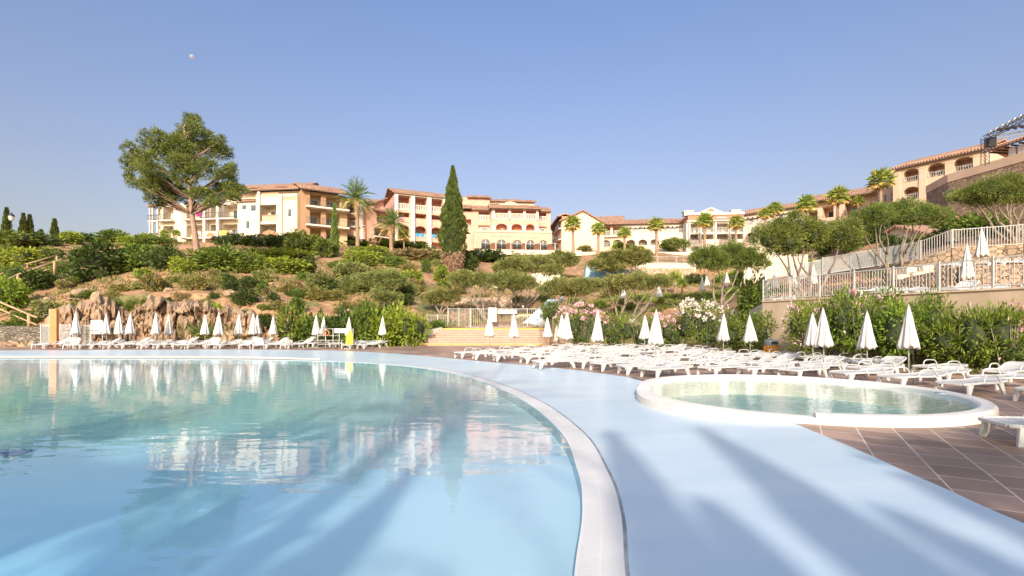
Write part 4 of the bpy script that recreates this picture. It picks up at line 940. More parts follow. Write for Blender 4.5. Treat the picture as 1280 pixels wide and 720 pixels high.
palm(489,93,280,22,'lower broad date palm in front of the white-pillared block','date')
palm(505,95,295,9,'small low palm beside the broad date palm','fan',trunk_w=.12)
for px, cy, D, r in [(717,281,100,13),(748,287,104,11),(781,292,107,10),(821,282,96,12),(881,277,106,13),(920,279,106,12),(957,268,103,9),(967,262,103,11),(1007,256,98,14),(1047,247,92,16),(1101,226,82,17)]:
    palm(px, D, cy, r, 'fan palm in the row before the hillside buildings', 'fan')
palm(1072,95,252,8,'short fan palm half hidden by the big olive crowns','fan')
palm(844,66,348,13,'cordyline palm with drooping yellow dead leaves on the lawn terrace','cord',trunk_w=.14)
palm(832,67,352,10,'smaller cordyline palm on the lawn terrace','cord',trunk_w=.12)
palm(853,60,354,10,'thin cordyline palm just right of the drooping yellow one','cord',trunk_w=.1)
for px, py, D in [(205,308,93),(220,304,94),(352,296,96),(363,297,97),(206,304,95)]: palm(px, D, py-12, 6, 'thin young palm before the cream apartment building', 'fan', trunk_w=.07)

# ---------------------------------------------------------------- buildings
class Bld:
    def __init__(s, name, label, A, B, pyb, m, cat='building', deep=10):
        s.pa = Vector(((A[0]-640)/700*A[1], K*A[1])); pb = Vector(((B[0]-640)/700*B[1], K*B[1])); d = (pb-s.pa); s.L = d.length; s.d = d.normalized(); s.n = Vector((-s.d.y, s.d.x))
        s.zb = CZ-(pyb-HY)/700*A[1]; s.root = empty(name, (s.pa.x, s.pa.y, s.zb), math.atan2(s.d.y,s.d.x)); s.m = m; s.deep = deep
        tag(s.root, label, cat, None, (A[0]+B[0])/2)
    def u(s, px, off=0):
        r = Vector(((px-640)/620, 1)); o = s.pa+s.n*off; det = s.d.x*(-r.y)-s.d.y*(-r.x)
        w = -o; return (w.x*(-r.y)-w.y*(-r.x))/det
    def D(s, px, off=0):
        p = s.pa+s.n*off+s.d*s.u(px,off); return p.y/K
    def z(s, px, py, off=0): return CZ-(py-HY)/700*s.D(px,off)-s.zb
    def part(s, mb, name, m, parent=None, **k): return mb.build(name, m, parent or s.root, **k)
    def wall(s, u0, u1, z0, z1, holes=(), off=0, m=None, name='wall', deep=None, box=True):
        m = m or s.m; mb = MB(); xs = sorted({u0,u1}|{h[k] for h in holes for k in ('u0','u1')}); zs = sorted({z0,z1}|{h[k] for h in holes for k in ('z0','z1')})
        xs = [x for x in xs if u0-1e-6 <= x <= u1+1e-6]; zs = [z for z in zs if z0-1e-6 <= z <= z1+1e-6]
        for a, b in zip(xs, xs[1:]):
            for c, d in zip(zs, zs[1:]):
                if b-a < 1e-5 or d-c < 1e-5: continue
                cx, cz = (a+b)/2, (c+d)/2
                if any(h['u0'] < cx < h['u1'] and h['z0'] < cz < h['z1'] for h in holes): continue
                mb.quad((a,off,c),(b,off,c),(b,off,d),(a,off,d))
        bmax = .2
        for h in holes:
            a,b,c,d = h['u0'],h['u1'],h['z0'],h['z1']; dp = h.get('depth',1.6); bmax = max(bmax, dp); y0, y1 = off, off+dp
            if h.get('arch'):
                rise = min((b-a)/2, (d-c)*.55)*h.get('rise',1); n = 14; zs_ = d-.05-rise; arc = [((a+b)/2-(b-a)/2*math.cos(math.pi*i/n), zs_+rise*math.sin(math.pi*i/n)) for i in range(n+1)]
                mb.quad((a,off,zs_),(a,off,zs_),(a,off,d),(a,off,d))
                for (x0_,q0),(x1_,q1) in zip(arc,arc[1:]):
                    mb.quad((x0_,off,q0),(x1_,off,q1),(x1_,off,d),(x0_,off,d)); mb.quad((x0_,off,q0),(x0_,y1 if dp<.5 else off+.35,q0),(x1_,y1 if dp<.5 else off+.35,q1),(x1_,off,q1))
                mb.quad((a,off,c),(a,y1,c),(a,y1,zs_),(a,off,zs_)); mb.quad((b,y1,c),(b,off,c),(b,off,zs_),(b,y1,zs_))
                if dp >= .5:
                    mb.quad((a,off+.35,zs_),(a,y1,zs_),(a,y1,d),(a,off+.35,d)); mb.quad((b,y1,zs_),(b,off+.35,zs_),(b,off+.35,d),(b,y1,d)); mb.quad((a,off+.35,d),(b,off+.35,d),(b,y1,d),(a,y1,d))
            else:
                mb.quad((a,y0,c),(a,y1,c),(a,y1,d),(a,y0,d)); mb.quad((b,y1,c),(b,y0,c),(b,y0,d),(b,y1,d)); mb.quad((a,y0,d),(a,y1,d),(b,y1,d),(b,y0,d))
            mb.quad((a,y0,c),(b,y0,c),(b,y1,c),(a,y1,c))
            mb.quad((a,y1,c),(b,y1,c),(b,y1,d),(a,y1,d))
        if box:
            dd = deep or s.deep; mb.quad((u0,off+dd,z0),(u0,off,z0),(u0,off,z1),(u0,off+dd,z1)); mb.quad((u1,off,z0),(u1,off+dd,z0),(u1,off+dd,z1),(u1,off,z1))
            mb.quad((u0,off,z1),(u1,off,z1),(u1,off+dd,z1),(u0,off+dd,z1)); mb.quad((u1,off+dd,z0),(u0,off+dd,z0),(u0,off+dd,z1),(u1,off+dd,z1))
        s.part(mb, name, m)
        for h in holes: s.fill(h, off)
    def fill(s, h, off):
        a,b,c,d = h['u0'],h['u1'],h['z0'],h['z1']; dp = h.get('depth',1.6); y = off+dp; w = h.get('win','door')
        if w:
            ww = (b-a)*(1 if dp < .5 else .62); hh = (d-c)*(1 if dp < .5 else .74); x0 = (a+b)/2-ww/2+(0 if dp<.5 else (b-a)*random.uniform(-.08,.08)); x1 = x0+ww; z0 = c+(0 if dp < .5 else .03); z1 = z0+hh; t = .07; yf = y-.06; f = MB()
            if h.get('arch') and dp < .5: z1 = d-.05
            f.box(x0,x0+t,yf,yf+.05,z0,z1); f.box(x1-t,x1,yf,yf+.05,z0,z1); f.box(x0+t,x1-t,yf,yf+.05,z1-t,z1); f.box(x0+t,x1-t,yf,yf+.05,z0,z0+t)
            k = max(1, round(ww/.9))
            for i in range(1,k): q = x0+ww*i/k; f.box(q-t*.5,q+t*.5,yf-.004,yf+.046,z0+t,z1-t)
            if h.get('muntin'): q = (z0+z1)/2; f.box(x0+t,x1-t,yf-.008,yf+.03,q-.02,q+.02)
            fr = s.part(f, 'window', M_FRAMEW); g_ = MB(); g_.quad((x0+t,yf+.03,z0+t),(x1-t,yf+.03,z0+t),(x1-t,yf+.03,z1-t),(x0+t,yf+.03,z1-t)); g_.build('pane', M_GLASS, fr)
            if h.get('shutter'):
                for q in (x0-.42,x1+.04): sm = MB(); sm.box(q,q+.38,off-.05,off-.008,z0,z1); s.part(sm,'shutter',M_FRAMEW)
        rl = h.get('rail')
        if rl: s.rail(a,b,c,off,rl,h.get('rh',1.0))
        tw = h.get('towel')
        if tw:
            for i,tm in enumerate(tw): q = a+(b-a)*(.15+.38*i); mb = MB(); mb.box(q,q+(b-a)*.3,off-.05,off-.015,c+.35,c+1.0); s.part(mb,'towel',tm)
        if dp > 1 and random.random() < .55 and (b-a) > 1.8: s.furn(a,b,c,off)
    def furn(s, a, b, c, off):
        mb = MB(); q = a+(b-a)*random.uniform(.25,.6); y = off+.7; mb.box(q-.3,q+.3,y-.3,y+.3,c+.68,c+.72)
        for dx in (-.25,.25): mb.box(q+dx-.02,q+dx+.02,y-.02,y+.02,c+.01,c+.68)
        s.part(mb, 'balcony_table', M_FRAMEW)
    def rail(s, a, b, c, off, kind, h=1.0):
        mb = MB(); e = .012
        if kind == 'solid': mb.box(a-.0,b+.0,off-.006,off+.12,c+e,c+h); s.part(mb,'parapet',s.m); return
        if kind == 'solidw': mb.box(a,b,off-.006,off+.12,c+e,c+h); s.part(mb,'parapet',M_TRIM); return
        if kind == 'white':
            mb.box(a,b,off-.03,off+.09,c+h-.12,c+h); mb.box(a,b,off-.03,off+.09,c+e,c+.14); n = max(2,int((b-a)/.3))
            for i in range(n): q = a+(i+.5)*(b-a)/n; mb.box(q-.075,q+.075,off,off+.06,c+.14,c+h-.12)
            s.part(mb,'balustrade',M_TRIM); return
        if kind == 'metal':
            mb.box(a,b,off-.02,off+.02,c+h-.05,c+h); mb.box(a,b,off-.02,off+.02,c+.1,c+.14); n = max(2,int((b-a)/.22))
            for i in range(n+1): q = a+i*(b-a)/n; mb.box(q-.016,q+.016,off-.014,off+.014,c+.14,c+h-.05)
            s.part(mb,'railing',M_DMETAL); return
        if kind == 'wmetal':
            mb.box(a,b,off-.02,off+.02,c+h-.06,c+h); mb.box(a,b,off-.02,off+.02,c+.08,c+.14); n = max(2,int((b-a)/.25))
            for i in range(n+1): q = a+i*(b-a)/n; mb.box(q-.03,q+.03,off-.014,off+.014,c+.14,c+h-.06)
            s.part(mb,'railing',M_WMETAL); return
        if kind == 'lattice':
            mb.box(a,b,off+.03,off+.10,c+e,c+h); s.part(mb,'parapet',s.m); lt = MB(); n = max(3,int((b-a)/.3)); hh = h-.15
            lt.box(a,b,off-.01,off+.02,c+h-.1,c+h)
            for r_ in range(2):
                for i in range(n):
                    x0 = a+i*(b-a)/n; x1 = a+(i+1)*(b-a)/n; z0 = c+.05+r_*hh/2; z1 = z0+hh/2
                    lt.bar((x0,off+.005,z0),(x1,off+.005,z1),.085,.02); lt.bar((x0,off+.0,z1),(x1,off+.0,z0),.085,.02)
            s.part(lt,'lattice',M_LATT)
    def roof(s, u0, u1, z, off=0, run=5.4, pitch=.36, eave=.5, side=.35, deep=None, hip=False, name='roof', m=None):
        dd = deep or s.deep; y0 = off-eave; ym = off+run; y1 = off+dd+eave; zr = z+pitch*(ym-y0); t = .16; hx = (ym-y0)*.9 if hip else 0
        a,b = u0-side,u1+side; mb = MB()
        v = [(a,y0,z),(b,y0,z),(b-hx,ym,zr),(a+hx,ym,zr),(b,y1,z),(a,y1,z)]; w = [(x,y,q+t) for x,y,q in v]
        mb.add(v+w, [(6,7,8,9),(9,8,10,11),(3,2,1,0),(5,4,2,3),(0,1,7,6),(4,5,11,10),(1,2,8,7),(2,4,10,8),(0,6,9,3),(3,9,11,5)])
        r_ = s.part(mb, name, m or M_ROOF)
        k = MB(); n = int((b-a)/.32)
        for i in range(n): q = a+(i+.5)*(b-a)/n; k.tube([(q,y0-.03,z+t+.01),(q,y0+1.2,z+t+.01+1.23*pitch)], .09, 5)
        k.build('eave_tiles', M_ROOF, r_)
        k = MB(); k.box(a+.02,b-.02,y0+.03,y0+.12,z-.16,z-.003); k.build('gutter', M_BEAM, r_)
    def hole(s, p0, p1, z0, z1, off=0, **k): return dict(u0=s.u(p0,off), u1=s.u(p1,off), z0=z0, z1=z1, **k)
    def slab(s, p0, p1, z, off=0, out=1.1, t=.2, rail=None, rh=1.0, m=None):
        a,b = s.u(p0,off), s.u(p1,off); mb = MB(); mb.box(a,b,off-out,off-.003,z-t,z); s.part(mb,'balcony_slab',m or M_TRIM)
        if rail: s.rail(a,b,z,off-out,rail,rh)
    def pillar(s, p, z0, z1, off=0, w=.35, m=None, out=.12):
        q = s.u(p,off); mb = MB(); mb.box(q-w/2,q+w/2,off-out,off+w-out,z0,z1); s.part(mb,'pillar',m or M_TRIM)
    def arch_sign(s): pass

# --- cream apartment building, left
b = Bld('apartment_building','cream apartment building with terracotta roof and lattice balconies behind the pine',(189,98),(374,94),306,M_CREAM,deep=12)
z = lambda py, px=300: b.z(px, py)
s0, s1, s2, s3, s4 = 0, z(297), z(273.5), z(252), z(235.5)
H = b.hole
holes = []
for p0,p1 in ((204,217),(233,259),(263,276),(279,297)):
    holes.append(H(p0,p1,s1+.02,s1+2.35,depth=1.7)); holes.append(H(p0,p1,s2+.02,s2+2.5,depth=1.7))
holes += [H(313,320,z(264,315),z(256,315),depth=.12,win='w'),H(302,308,z(262,305),z(256,305),depth=.12),H(307,312,z(286,310),z(276,310),depth=.12)]
b.wall(b.u(200), b.u(321), 0, s3, holes)
for p in (261,277.5): b.pillar(p, 0, s3, w=.45, out=1.15)
b.slab(233,298,s2,out=1.2,rail='metal'); b.slab(233,298,s1,out=1.2); b.slab(202,219,s2,out=1.0,rail='metal'); b.slab(202,219,s1,out=1.0,rail='metal')
for i,(p0,p1,mm) in enumerate(((252,258,M_MTOWEL),(281,290,M_YTOWEL))):
    mb = MB(); q = b.u(p0); mb.box(q,b.u(p1),-1.27,-1.24,(s2 if i==0 else s1)+.3,(s2 if i==0 else s1)+1.02); b.part(mb,'towel',mm)
b.rail(b.u(279),b.u(297),s1,-1.2,'wmetal'); 
for p0,p1 in ((246,258),(263,276)):
    mb = MB(); a_,c_ = b.u(p0),b.u(p1); n = 12; pts = [((a_+c_)/2-(c_-a_)*.42*math.cos(math.pi*i/n), s1+.05+.75*math.sin(math.pi*i/n)) for i in range(n+1)]
    b.rail(a_,c_,s1,-1.2,'solid'); mb.add([(x,-1.22,q) for x,q in pts],[tuple(range(n+1))]); b.part(mb,'terracotta_arch',M_LATT)
b.roof(b.u(300),b.u(320),s3,run=1.2,deep=2.0,side=.1,eave=.25,name='tile_cap')
# left open corner turret
mb = MB()
for p in (190.5,194,200):
    q = b.u(p); mb.box(q-.12,q+.12,-.6,-.36,0,z(258,193))
b.part(mb,'turret_frame',M_TRIM); b.slab(189,201,s2,out=.7,rail='metal'); b.slab(189,201,s1,out=.7,rail='metal'); b.roof(b.u(190),b.u(200),z(259,193),off=0,run=1.5,deep=3,eave=.8,side=.2,name='turret_roof')
mb = MB(); mb.box(b.u(190),b.u(200)-.01,1.2,6,0,z(260,193)); b.part(mb,'turret_wall',M_CREAM)
# right tall section
uu = b.u(321)+.003
hs = [H(327.5,348,z(277.5,338),z(257,338),depth=2.0),H(327.5,348,z(296,338),z(281,338),depth=2.0),H(362,367,z(272,364),z(262,364),depth=.12)]
b.wall(uu+.25, b.u(374), 0, z(244,338), hs, off=-.6)
b.rail(b.u(327.5,-.6),b.u(348,-.6),z(277.5,338),-.6,'lattice',1.05); b.rail(b.u(327.5,-.6),b.u(348,-.6),z(247.5,338),-.61,'lattice',.75); b.rail(b.u(354,-.6),b.u(371,-.6),z(252,362),-.61,'lattice',.7)
mb = MB(); a_,c_ = b.u(325,-.6),b.u(350,-.6); n=16; pts=[((a_+c_)/2-(c_-a_)*.46*math.cos(math.pi*i/n), z(299,338)+.1+1.3*math.sin(math.pi*i/n)) for i in range(n+1)]
mb.add([(x,-.66,q) for x,q in pts],[tuple(range(n+1))]); b.part(mb,'terracotta_arch',M_LATT)
mb = MB(); mb.box(b.u(349,-.6),b.u(354,-.6),-1.0,-.605,0,z(244.5,350)); mb.box(b.u(321,-.6)+.3,b.u(326,-.6),-.95,-.604,0,z(241.5,322)); b.part(mb,'pilaster',M_CREAM)
# set back top storey
hs = [H(323,328,b.z(325,247,2.4),b.z(325,242,2.4),off=2.4,depth=.12),H(338,345,b.z(340,247,2.4),b.z(340,242,2.4),off=2.4,depth=.12),H(362,366,b.z(364,249,2.4),b.z(364,243,2.4),off=2.4,depth=.12)]
b.wall(b.u(282,2.4), b.u(376,2.4), s3-.4, b.z(330,240,2.4), hs, off=2.4, deep=9)
b.roof(b.u(280,2.4), b.u(377,2.4), b.z(330,240,2.4), off=2.4, run=4.6, deep=9, eave=1.5, pitch=.42)
# --- brown balcony block
b = Bld('apartment_block','ochre and brown apartment block with two long balconies right of the cream building',(376,93.5),(434,98),312,M_BRICK,deep=11)
z = lambda py: b.z(400, py)
f1, f2, rt = z(283), z(260.5), z(241)
H = b.hole
b.wall(b.u(376), b.u(434), 0, rt, [H(388,402,f1+.02,f1+2.5,depth=2.2),H(405.5,425,f1+.02,f1+2.5,depth=2.2),H(388,402,f2+.02,rt-.3,depth=2.2),H(405.5,425,f2+.02,rt-.3,depth=2.2),H(388,425,f1-2.6,f1-.35,depth=2.2)], m=mat('stucco_ochre',(.62,.47,.27),(.55,.41,.23),scale=.8,rough=.92))
mb = MB(); mb.box(b.u(375),b.u(386.5),-.7,-.01,0,rt-.01); b.part(mb,'brick_pier',M_BRICK)
for p in (403.7,): b.pillar(p,0,rt,w=.8,m=M_BRICK,out=.5)
for f in (f1,f2): b.slab(381,434,f,out=1.7,t=.28,rail='metal',rh=1.1)
b.roof(b.u(376),b.u(432),rt,run=5,eave=1.7)
# --- link block
b = Bld('apartment_block','low link block with white column and arch behind the tall date palm',(434,101),(468,102),312,M_PEACH,deep=8)
z = lambda py: b.z(450, py)
H = b.hole
b.wall(b.u(434),b.u(468),0,z(254),[H(436,448,z(283),z(272),depth=2),H(436,448,z(267),z(257),depth=2),H(454,462,z(281),z(271),depth=2),H(454,462,z(300),z(287),depth=2,arch=True,win=None)])
b.pillar(451.5,0,z(250),w=.75,out=.5); b.slab(434,450,z(284),out=1,rail='wmetal'); b.slab(434,450,z(268),out=1,rail='metal'); b.slab(453,464,z(282),out=.8,rail='metal')
b.roof(b.u(434),b.u(468),z(254),run=4,deep=8,eave=.6)
# --- orange block with white pillars
b = Bld('apartment_block','orange apartment block with tall white pillars and blue towels left of the tall cypress',(493,104),(565,109),312,M_PINKW,deep=13)
z = lambda py: b.z(520, py)
H = b.hole; t0,t1,t2,t3 = z(305),z(298)-.0,z(279.5),z(263.5)
rt = z(244.5); hs = []
for i,(p0,p1) in enumerate(((497,512),(518,533),(538.5,553),(557,564))):
    hs += [H(p0,p1,t3+.02,rt-.35,depth=2.3,rail='white',rh=1.15),H(p0,p1,t2+.02,t3-.5,depth=2.3,rail='solid',rh=1.0,towel=[M_PTOWEL] if i==0 else None),H(p0,p1,t1+.02,t2-.35,depth=2.3,arch=True,rise=.8,rail='solid',rh=.9,towel=[M_BTOWEL,M_BTOWEL] if i==1 else ([M_BTOWEL] if i==2 else None))]
    hs += [H(p0,p1,z(310),t1-.5,depth=2.0)]
b.wall(b.u(493.5),b.u(565),-1,rt,hs)
for p in (495,515.5,536,555.2): b.pillar(p,-1,rt-.05,w=.75 if p > 500 else .6,out=.55)
mb = MB(); mb.box(b.u(493),b.u(565),-.5,-.004,rt-.3,rt-.01); b.part(mb,'cornice',M_TRIM)
b.roof(b.u(493),b.u(565),rt,run=6,deep=13,eave=.7,side=.25)
# side wing: gable wall receding left
b2 = Bld('apartment_wing','orange wing with sloping roof edge and dark balconies behind the broad date palm',(464,99),(493,103),314,M_PINKW,deep=12)
z = lambda py: b2.z(480, py)
H = b2.hole
b2.wall(b2.u(464.5),b2.u(493)-.3,0,z(262),[H(468,487,z(296),z(286),depth=2,rail='metal'),H(471,487,z(279),z(267),depth=1.5)],deep=9)
b2.slab(467,489,z(297),out=.8,rail='metal')
mb = MB(); a_,c_ = b2.u(464.5),b2.u(493)-.35; mb.add([(a_,3,z(262)+.01),(c_,3,z(262)+.01),(c_,3,z(243)),(a_+1,3,z(255)),(a_,9,z(262)+.01),(c_,9,z(262)+.01),(c_,9,z(243)),(a_+1,9,z(255))],[(0,1,2,3),(5,4,7,6),(3,2,6,7),(0,3,7,4)]); b2.part(mb,'gable_wall',M_PINKW)
mb = MB(); mb.bar((a_+.6,2.6,z(255.5)),(c_+.2,2.6,z(242)),.9,.18); b2.part(mb,'verge',M_ROOF)
b2.roof(b2.u(466),b2.u(489),z(266)+.05,off=-.05,run=1.5,deep=3,eave=.6,side=.1)
# --- central hotel
b = Bld('hotel_building','large salmon hotel with curved white balustrades and arched ground floor windows',(572,106),(690,108),324,M_PINKW,deep=14)
z = lambda py: b.z(640, py)
H = b.hole
base_, ar, mid, up_, rt = z(315), z(298), z(294), z(276.5), z(263.5)
hs = []
for p0,p1 in ((577,589),): hs += [H(p0,p1,z(285),z(275),depth=1.6),H(p0,p1,z(272),z(262),depth=1.6,rail='solid'),H(p0,p1,z(300),z(290),depth=1.6,arch=True,rail='solid')]
for p0,p1 in ((598,612),(673,683)): hs += [H(p0,p1,up_,rt-.2,depth=1.8,rail='white',rh=1.1),H(p0,p1,mid+.4,up_-.9,depth=.5,win='door',muntin=True)]
b.wall(b.u(572),b.u(688),0,rt,hs)
# bowed centre
oc = -1.6; hs = []
for p0,p1 in ((618.5,634.5),(639,653.5),(657.5,670)): hs += [H(p0,p1,up_,z(264.5),off=oc,depth=2.8,rail='white',rh=1.15)]
for p0,p1 in ((620,634),(639.5,652.5),(657.5,668)): hs += [H(p0,p1,mid+.3,z(281.5),off=oc,depth=2.2,arch=True,rise=.85,muntin=True)]
b.wall(b.u(614,oc),b.u(673.5,oc),ar,z(264)+.0,hs,off=oc,deep=2.5)
for p in (617,637,655.5,671.5):
    b.pillar(p,up_,z(264),off=oc,w=.4,out=.2); b.pillar(p,mid+.2,z(284),off=oc,w=.55,out=.1)
b.roof(b.u(613,oc),b.u(674,oc),z(263.8),off=oc,run=2.8,deep=3.4,eave=.9,pitch=.35)
# terrace band and arched ground floor
of = -3.0; hs = []
for p0,p1 in ((601,613),(621,633),(641,652),(658,668),(674,684)): hs.append(H(p0,p1,z(318),z(302.5),off=of,depth=.35,arch=True,rise=1,muntin=True))
b.wall(b.u(592,of),b.u(690,of),0,z(293.5),hs,off=of,deep=3.0)
mb = MB(); mb.box(b.u(592,of),b.u(690,of),of-.14,of-.004,z(293.5)-.1,z(293.5)+.28); mb.box(b.u(616,of),b.u(674,of),of-.10,of-.003,z(299.2),z(298.2)); b.part(mb,'cornice',M_PEACH)
mb = MB()
for i in range(17): # raised letters of the hotel frieze, unreadable at this distance
    q = b.u(619+i*2.9,of)
    if i in (5,8): continue
    mb.box(q,q+.05,of-.06,of-.005,z(297.3),z(295)); mb.box(q+.18,q+.23,of-.06,of-.005,z(297.3),z(295)); mb.box(q+.05,q+.18,of-.06,of-.005,z(295)-.05,z(295))
b.part(mb,'frieze_lettering',M_TRIM)
# roofs
b.roof(b.u(590),b.u(612),rt+.01,run=4,deep=9,eave=.5); b.roof(b.u(674.5),b.u(688),rt,run=4,deep=9,eave=.5,side=.2); b.roof(b.u(572),b.u(590)-.5,z(262.5),off=-.4,run=3,deep=8,eave=.6)
z4 = lambda py: b.z(640,py,4.5)
b.wall(b.u(575,4),b.u(612,4),rt-1,z4(249),[H(583,586,z(255),z(252),off=4,depth=.1)],off=4,deep=7); b.roof(b.u(586,4),b.u(612,4),z4(249),off=4,run=3,deep=7,eave=.6,pitch=.3)
b.wall(b.u(610,4.5),b.u(668,4.5),rt-1,z4(252),[H(612,624,z4(260),z4(255),off=4.5,depth=.3,win='w'),H(648,660,z4(260),z4(256),off=4.5,depth=.3)],off=4.5,deep=7,m=M_PEACH); b.roof(b.u(610,4.5),b.u(668,4.5),z4(252),off=4.5,run=3.5,deep=7,eave=.5,pitch=.3,hip=True)
# central pediment dormer
mb = MB(); a_,c_ = b.u(628,3.2),b.u(648,3.2); m_ = (a_+c_)/2; zz0, zz1, zz2 = z(257),z(251.5),z(246.5)
mb.add([(a_,3.2,rt),(c_,3.2,rt),(c_,3.2,zz1),(m_+1,3.2,zz2-.2),(m_,3.2,zz2),(m_-1,3.2,zz2-.2),(a_,3.2,zz1)]+[(a_,7,rt),(c_,7,rt),(c_,7,zz1),(m_+1,7,zz2-.2),(m_,7,zz2),(m_-1,7,zz2-.2),(a_,7,zz1)],[tuple(range(7)),(0,6,13,7),(1,8,9,2),(2,9,10,3),(3,10,11,4),(4,11,12,5),(5,12,13,6)]); b.part(mb,'pediment',M_PEACH)
mb = MB(); mb.box(a_+.3,c_-.3,3.1,3.19,zz0-.5,zz0+.5); b.part(mb,'window',M_GLASS)
for p in (628,648): mb = MB(); q = b.u(p,2.6); mb.box(q-.15,q+.6,2.6,3.19,rt,z(253)); b.part(mb,'dormer_cheek',M_PINKW)
# lantern turret
q = b.u(577.5,6); mb = MB(); mb.lathe([(1.9,z(250)),(1.9,z(243)),(0,z(243))],16,(q,7,0)); b.part(mb,'turret',M_PEACH,smooth=False)
mb = MB()
for k in range(8): t = 2*math.pi*k/8; mb.box(q+1.6*math.cos(t)-.12,q+1.6*math.cos(t)+.12,7+1.6*math.sin(t)-.12,7+1.6*math.sin(t)+.12,z(243),z(240))
b.part(mb,'turret_posts',M_BEAM); mb = MB(); mb.lathe([(0,z(235.5)),(1.0,z(237.3)),(2.3,z(239.7)),(2.3,z(240.2)),(0,z(240.2))],16,(q,7,0)); b.part(mb,'turret_roof',M_ROOF)
# chimneys
for p in (663,603): q = b.u(p,6); mb = MB(); mb.box(q-.3,q+.3,6,6.6,z(252),z(245.5)); mb.box(q-.38,q+.38,5.92,6.68,z(245.5)+.004,z(245.5)+.15); b.part(mb,'chimney',M_PEACH)
# pergola/awning on the hotel terrace
aw = empty('terrace_awning', b.root.location, b.root.rotation_euler.z); tag(aw,'long pale awning on white posts over the hotel terrace','awning')
mb = MB(); o2 = -6.2; a_,c_ = b.u(601,o2),b.u(712,o2+0); zA = z(302)-b.z(640,302)+b.z(650,303,o2)
n = 6
for i in range(n):
    x0 = a_+(c_-a_)*i/n; x1 = a_+(c_-a_)*(i+1)/n
    for k in range(8):
        s0_ = k/8; s1_ = (k+1)/8; g0 = zA-.22*math.sin(math.pi*s0_); g1 = zA-.22*math.sin(math.pi*s1_)
        mb.add([(x0+(x1-x0)*s0_,o2,g0),(x0+(x1-x0)*s1_,o2,g1),(x0+(x1-x0)*s1_,-3.1,g1+.5),(x0+(x1-x0)*s0_,-3.1,g0+.5)],[(0,1,2,3)])
mb.build('canopy', mat('awning_cloth',(.80,.72,.62),rough=.9,transl=.3), aw, smooth=True)
zt0 = z(320)
for i in range(n+1): mb = MB(); q = a_+(c_-a_)*i/n; mb.box(q-.06,q+.06,o2-.06,o2+.06,zt0,zA); mb.build('post', M_WMETAL, aw)
mb = MB(); mb.box(a_-1,c_+2,o2-.9,-3.1,0,z(319)+.0); o = mb.build('hotel_terrace_wall', M_CREAM2); o.location = b.root.location; o.rotation_euler = b.root.rotation_euler; tag(o,'cream terrace wall below the hotel awning','wall')
# --- gable building right of the hotel
b = Bld('apartment_building','peach gabled building with red-roofed loggia wing right of the hotel',(722,116),(778,114),318,M_PEACH,deep=12)
z = lambda py: b.z(750, py); H = b.hole; hs = []
for p0,p1 in ((724,735),(738,749),(752,763),(766,777)): hs += [H(p0,p1,z(295),z(283),depth=2,rail='wmetal'),H(p0,p1,z(309),z(300),depth=2,arch=True,rise=.7,rail='wmetal')]
b.wall(b.u(721),b.u(779),0,z(282),hs); b.roof(b.u(721),b.u(779),z(281.6),run=5,deep=10,eave=1.0,pitch=.45); b.slab(722,778,z(296),out=.5)
b = Bld('apartment_building','peach gable-fronted house with dark stepped balconies left of the red-roofed wing',(703,112),(755,113.5),318,M_PEACH,deep=9)
z = lambda py: b.z(725, py); M_E = mat('stucco_gable',(.80,.62,.46),(.72,.55,.40),scale=.8,rough=.92); mb = MB(); a_,c_ = b.u(702),b.u(755); m_ = b.u(728)
mb.add([(a_,0,0),(c_,0,0),(c_,0,z(279)),(m_,0,z(264)),(a_,0,z(277)),(a_,9,0),(c_,9,0),(c_,9,z(279)),(m_,9,z(264)),(a_,9,z(277))],[(0,1,2,3,4),(0,4,9,5),(1,6,7,2),(6,5,9,8,7)]); b.part(mb,'wall',M_E)
mb = MB(); mb.bar((a_-.6,4.4,z(277.5)),(m_,4.4,z(263.3)),9.8,.2); mb.bar((m_,4.4,z(263.3)),(c_+.5,4.4,z(279.5)),9.8,.2); b.part(mb,'roof',M_ROOF)
b = Bld('apartment_building','side of the gabled house with rows of dark balconies facing the hotel',(691,126),(702.5,112.5),318,M_BRICK,deep=1.6)
z = lambda py: b.z(697, py); H = b.hole
b.wall(b.u(691),b.u(702.4),0,z(277),[H(692,697,z(291),z(282),depth=1.2),H(697.6,702,z(291),z(281),depth=1.2),H(692,697,z(304),z(294),depth=1.2),H(697.6,702,z(304),z(294),depth=1.2)]); b.roof(b.u(691),b.u(702),z(277),run=.8,deep=1.6,eave=.7,side=.05)
for y_ in (291.5,304.5): b.slab(691,703,z(y_),out=.8,rail='metal')
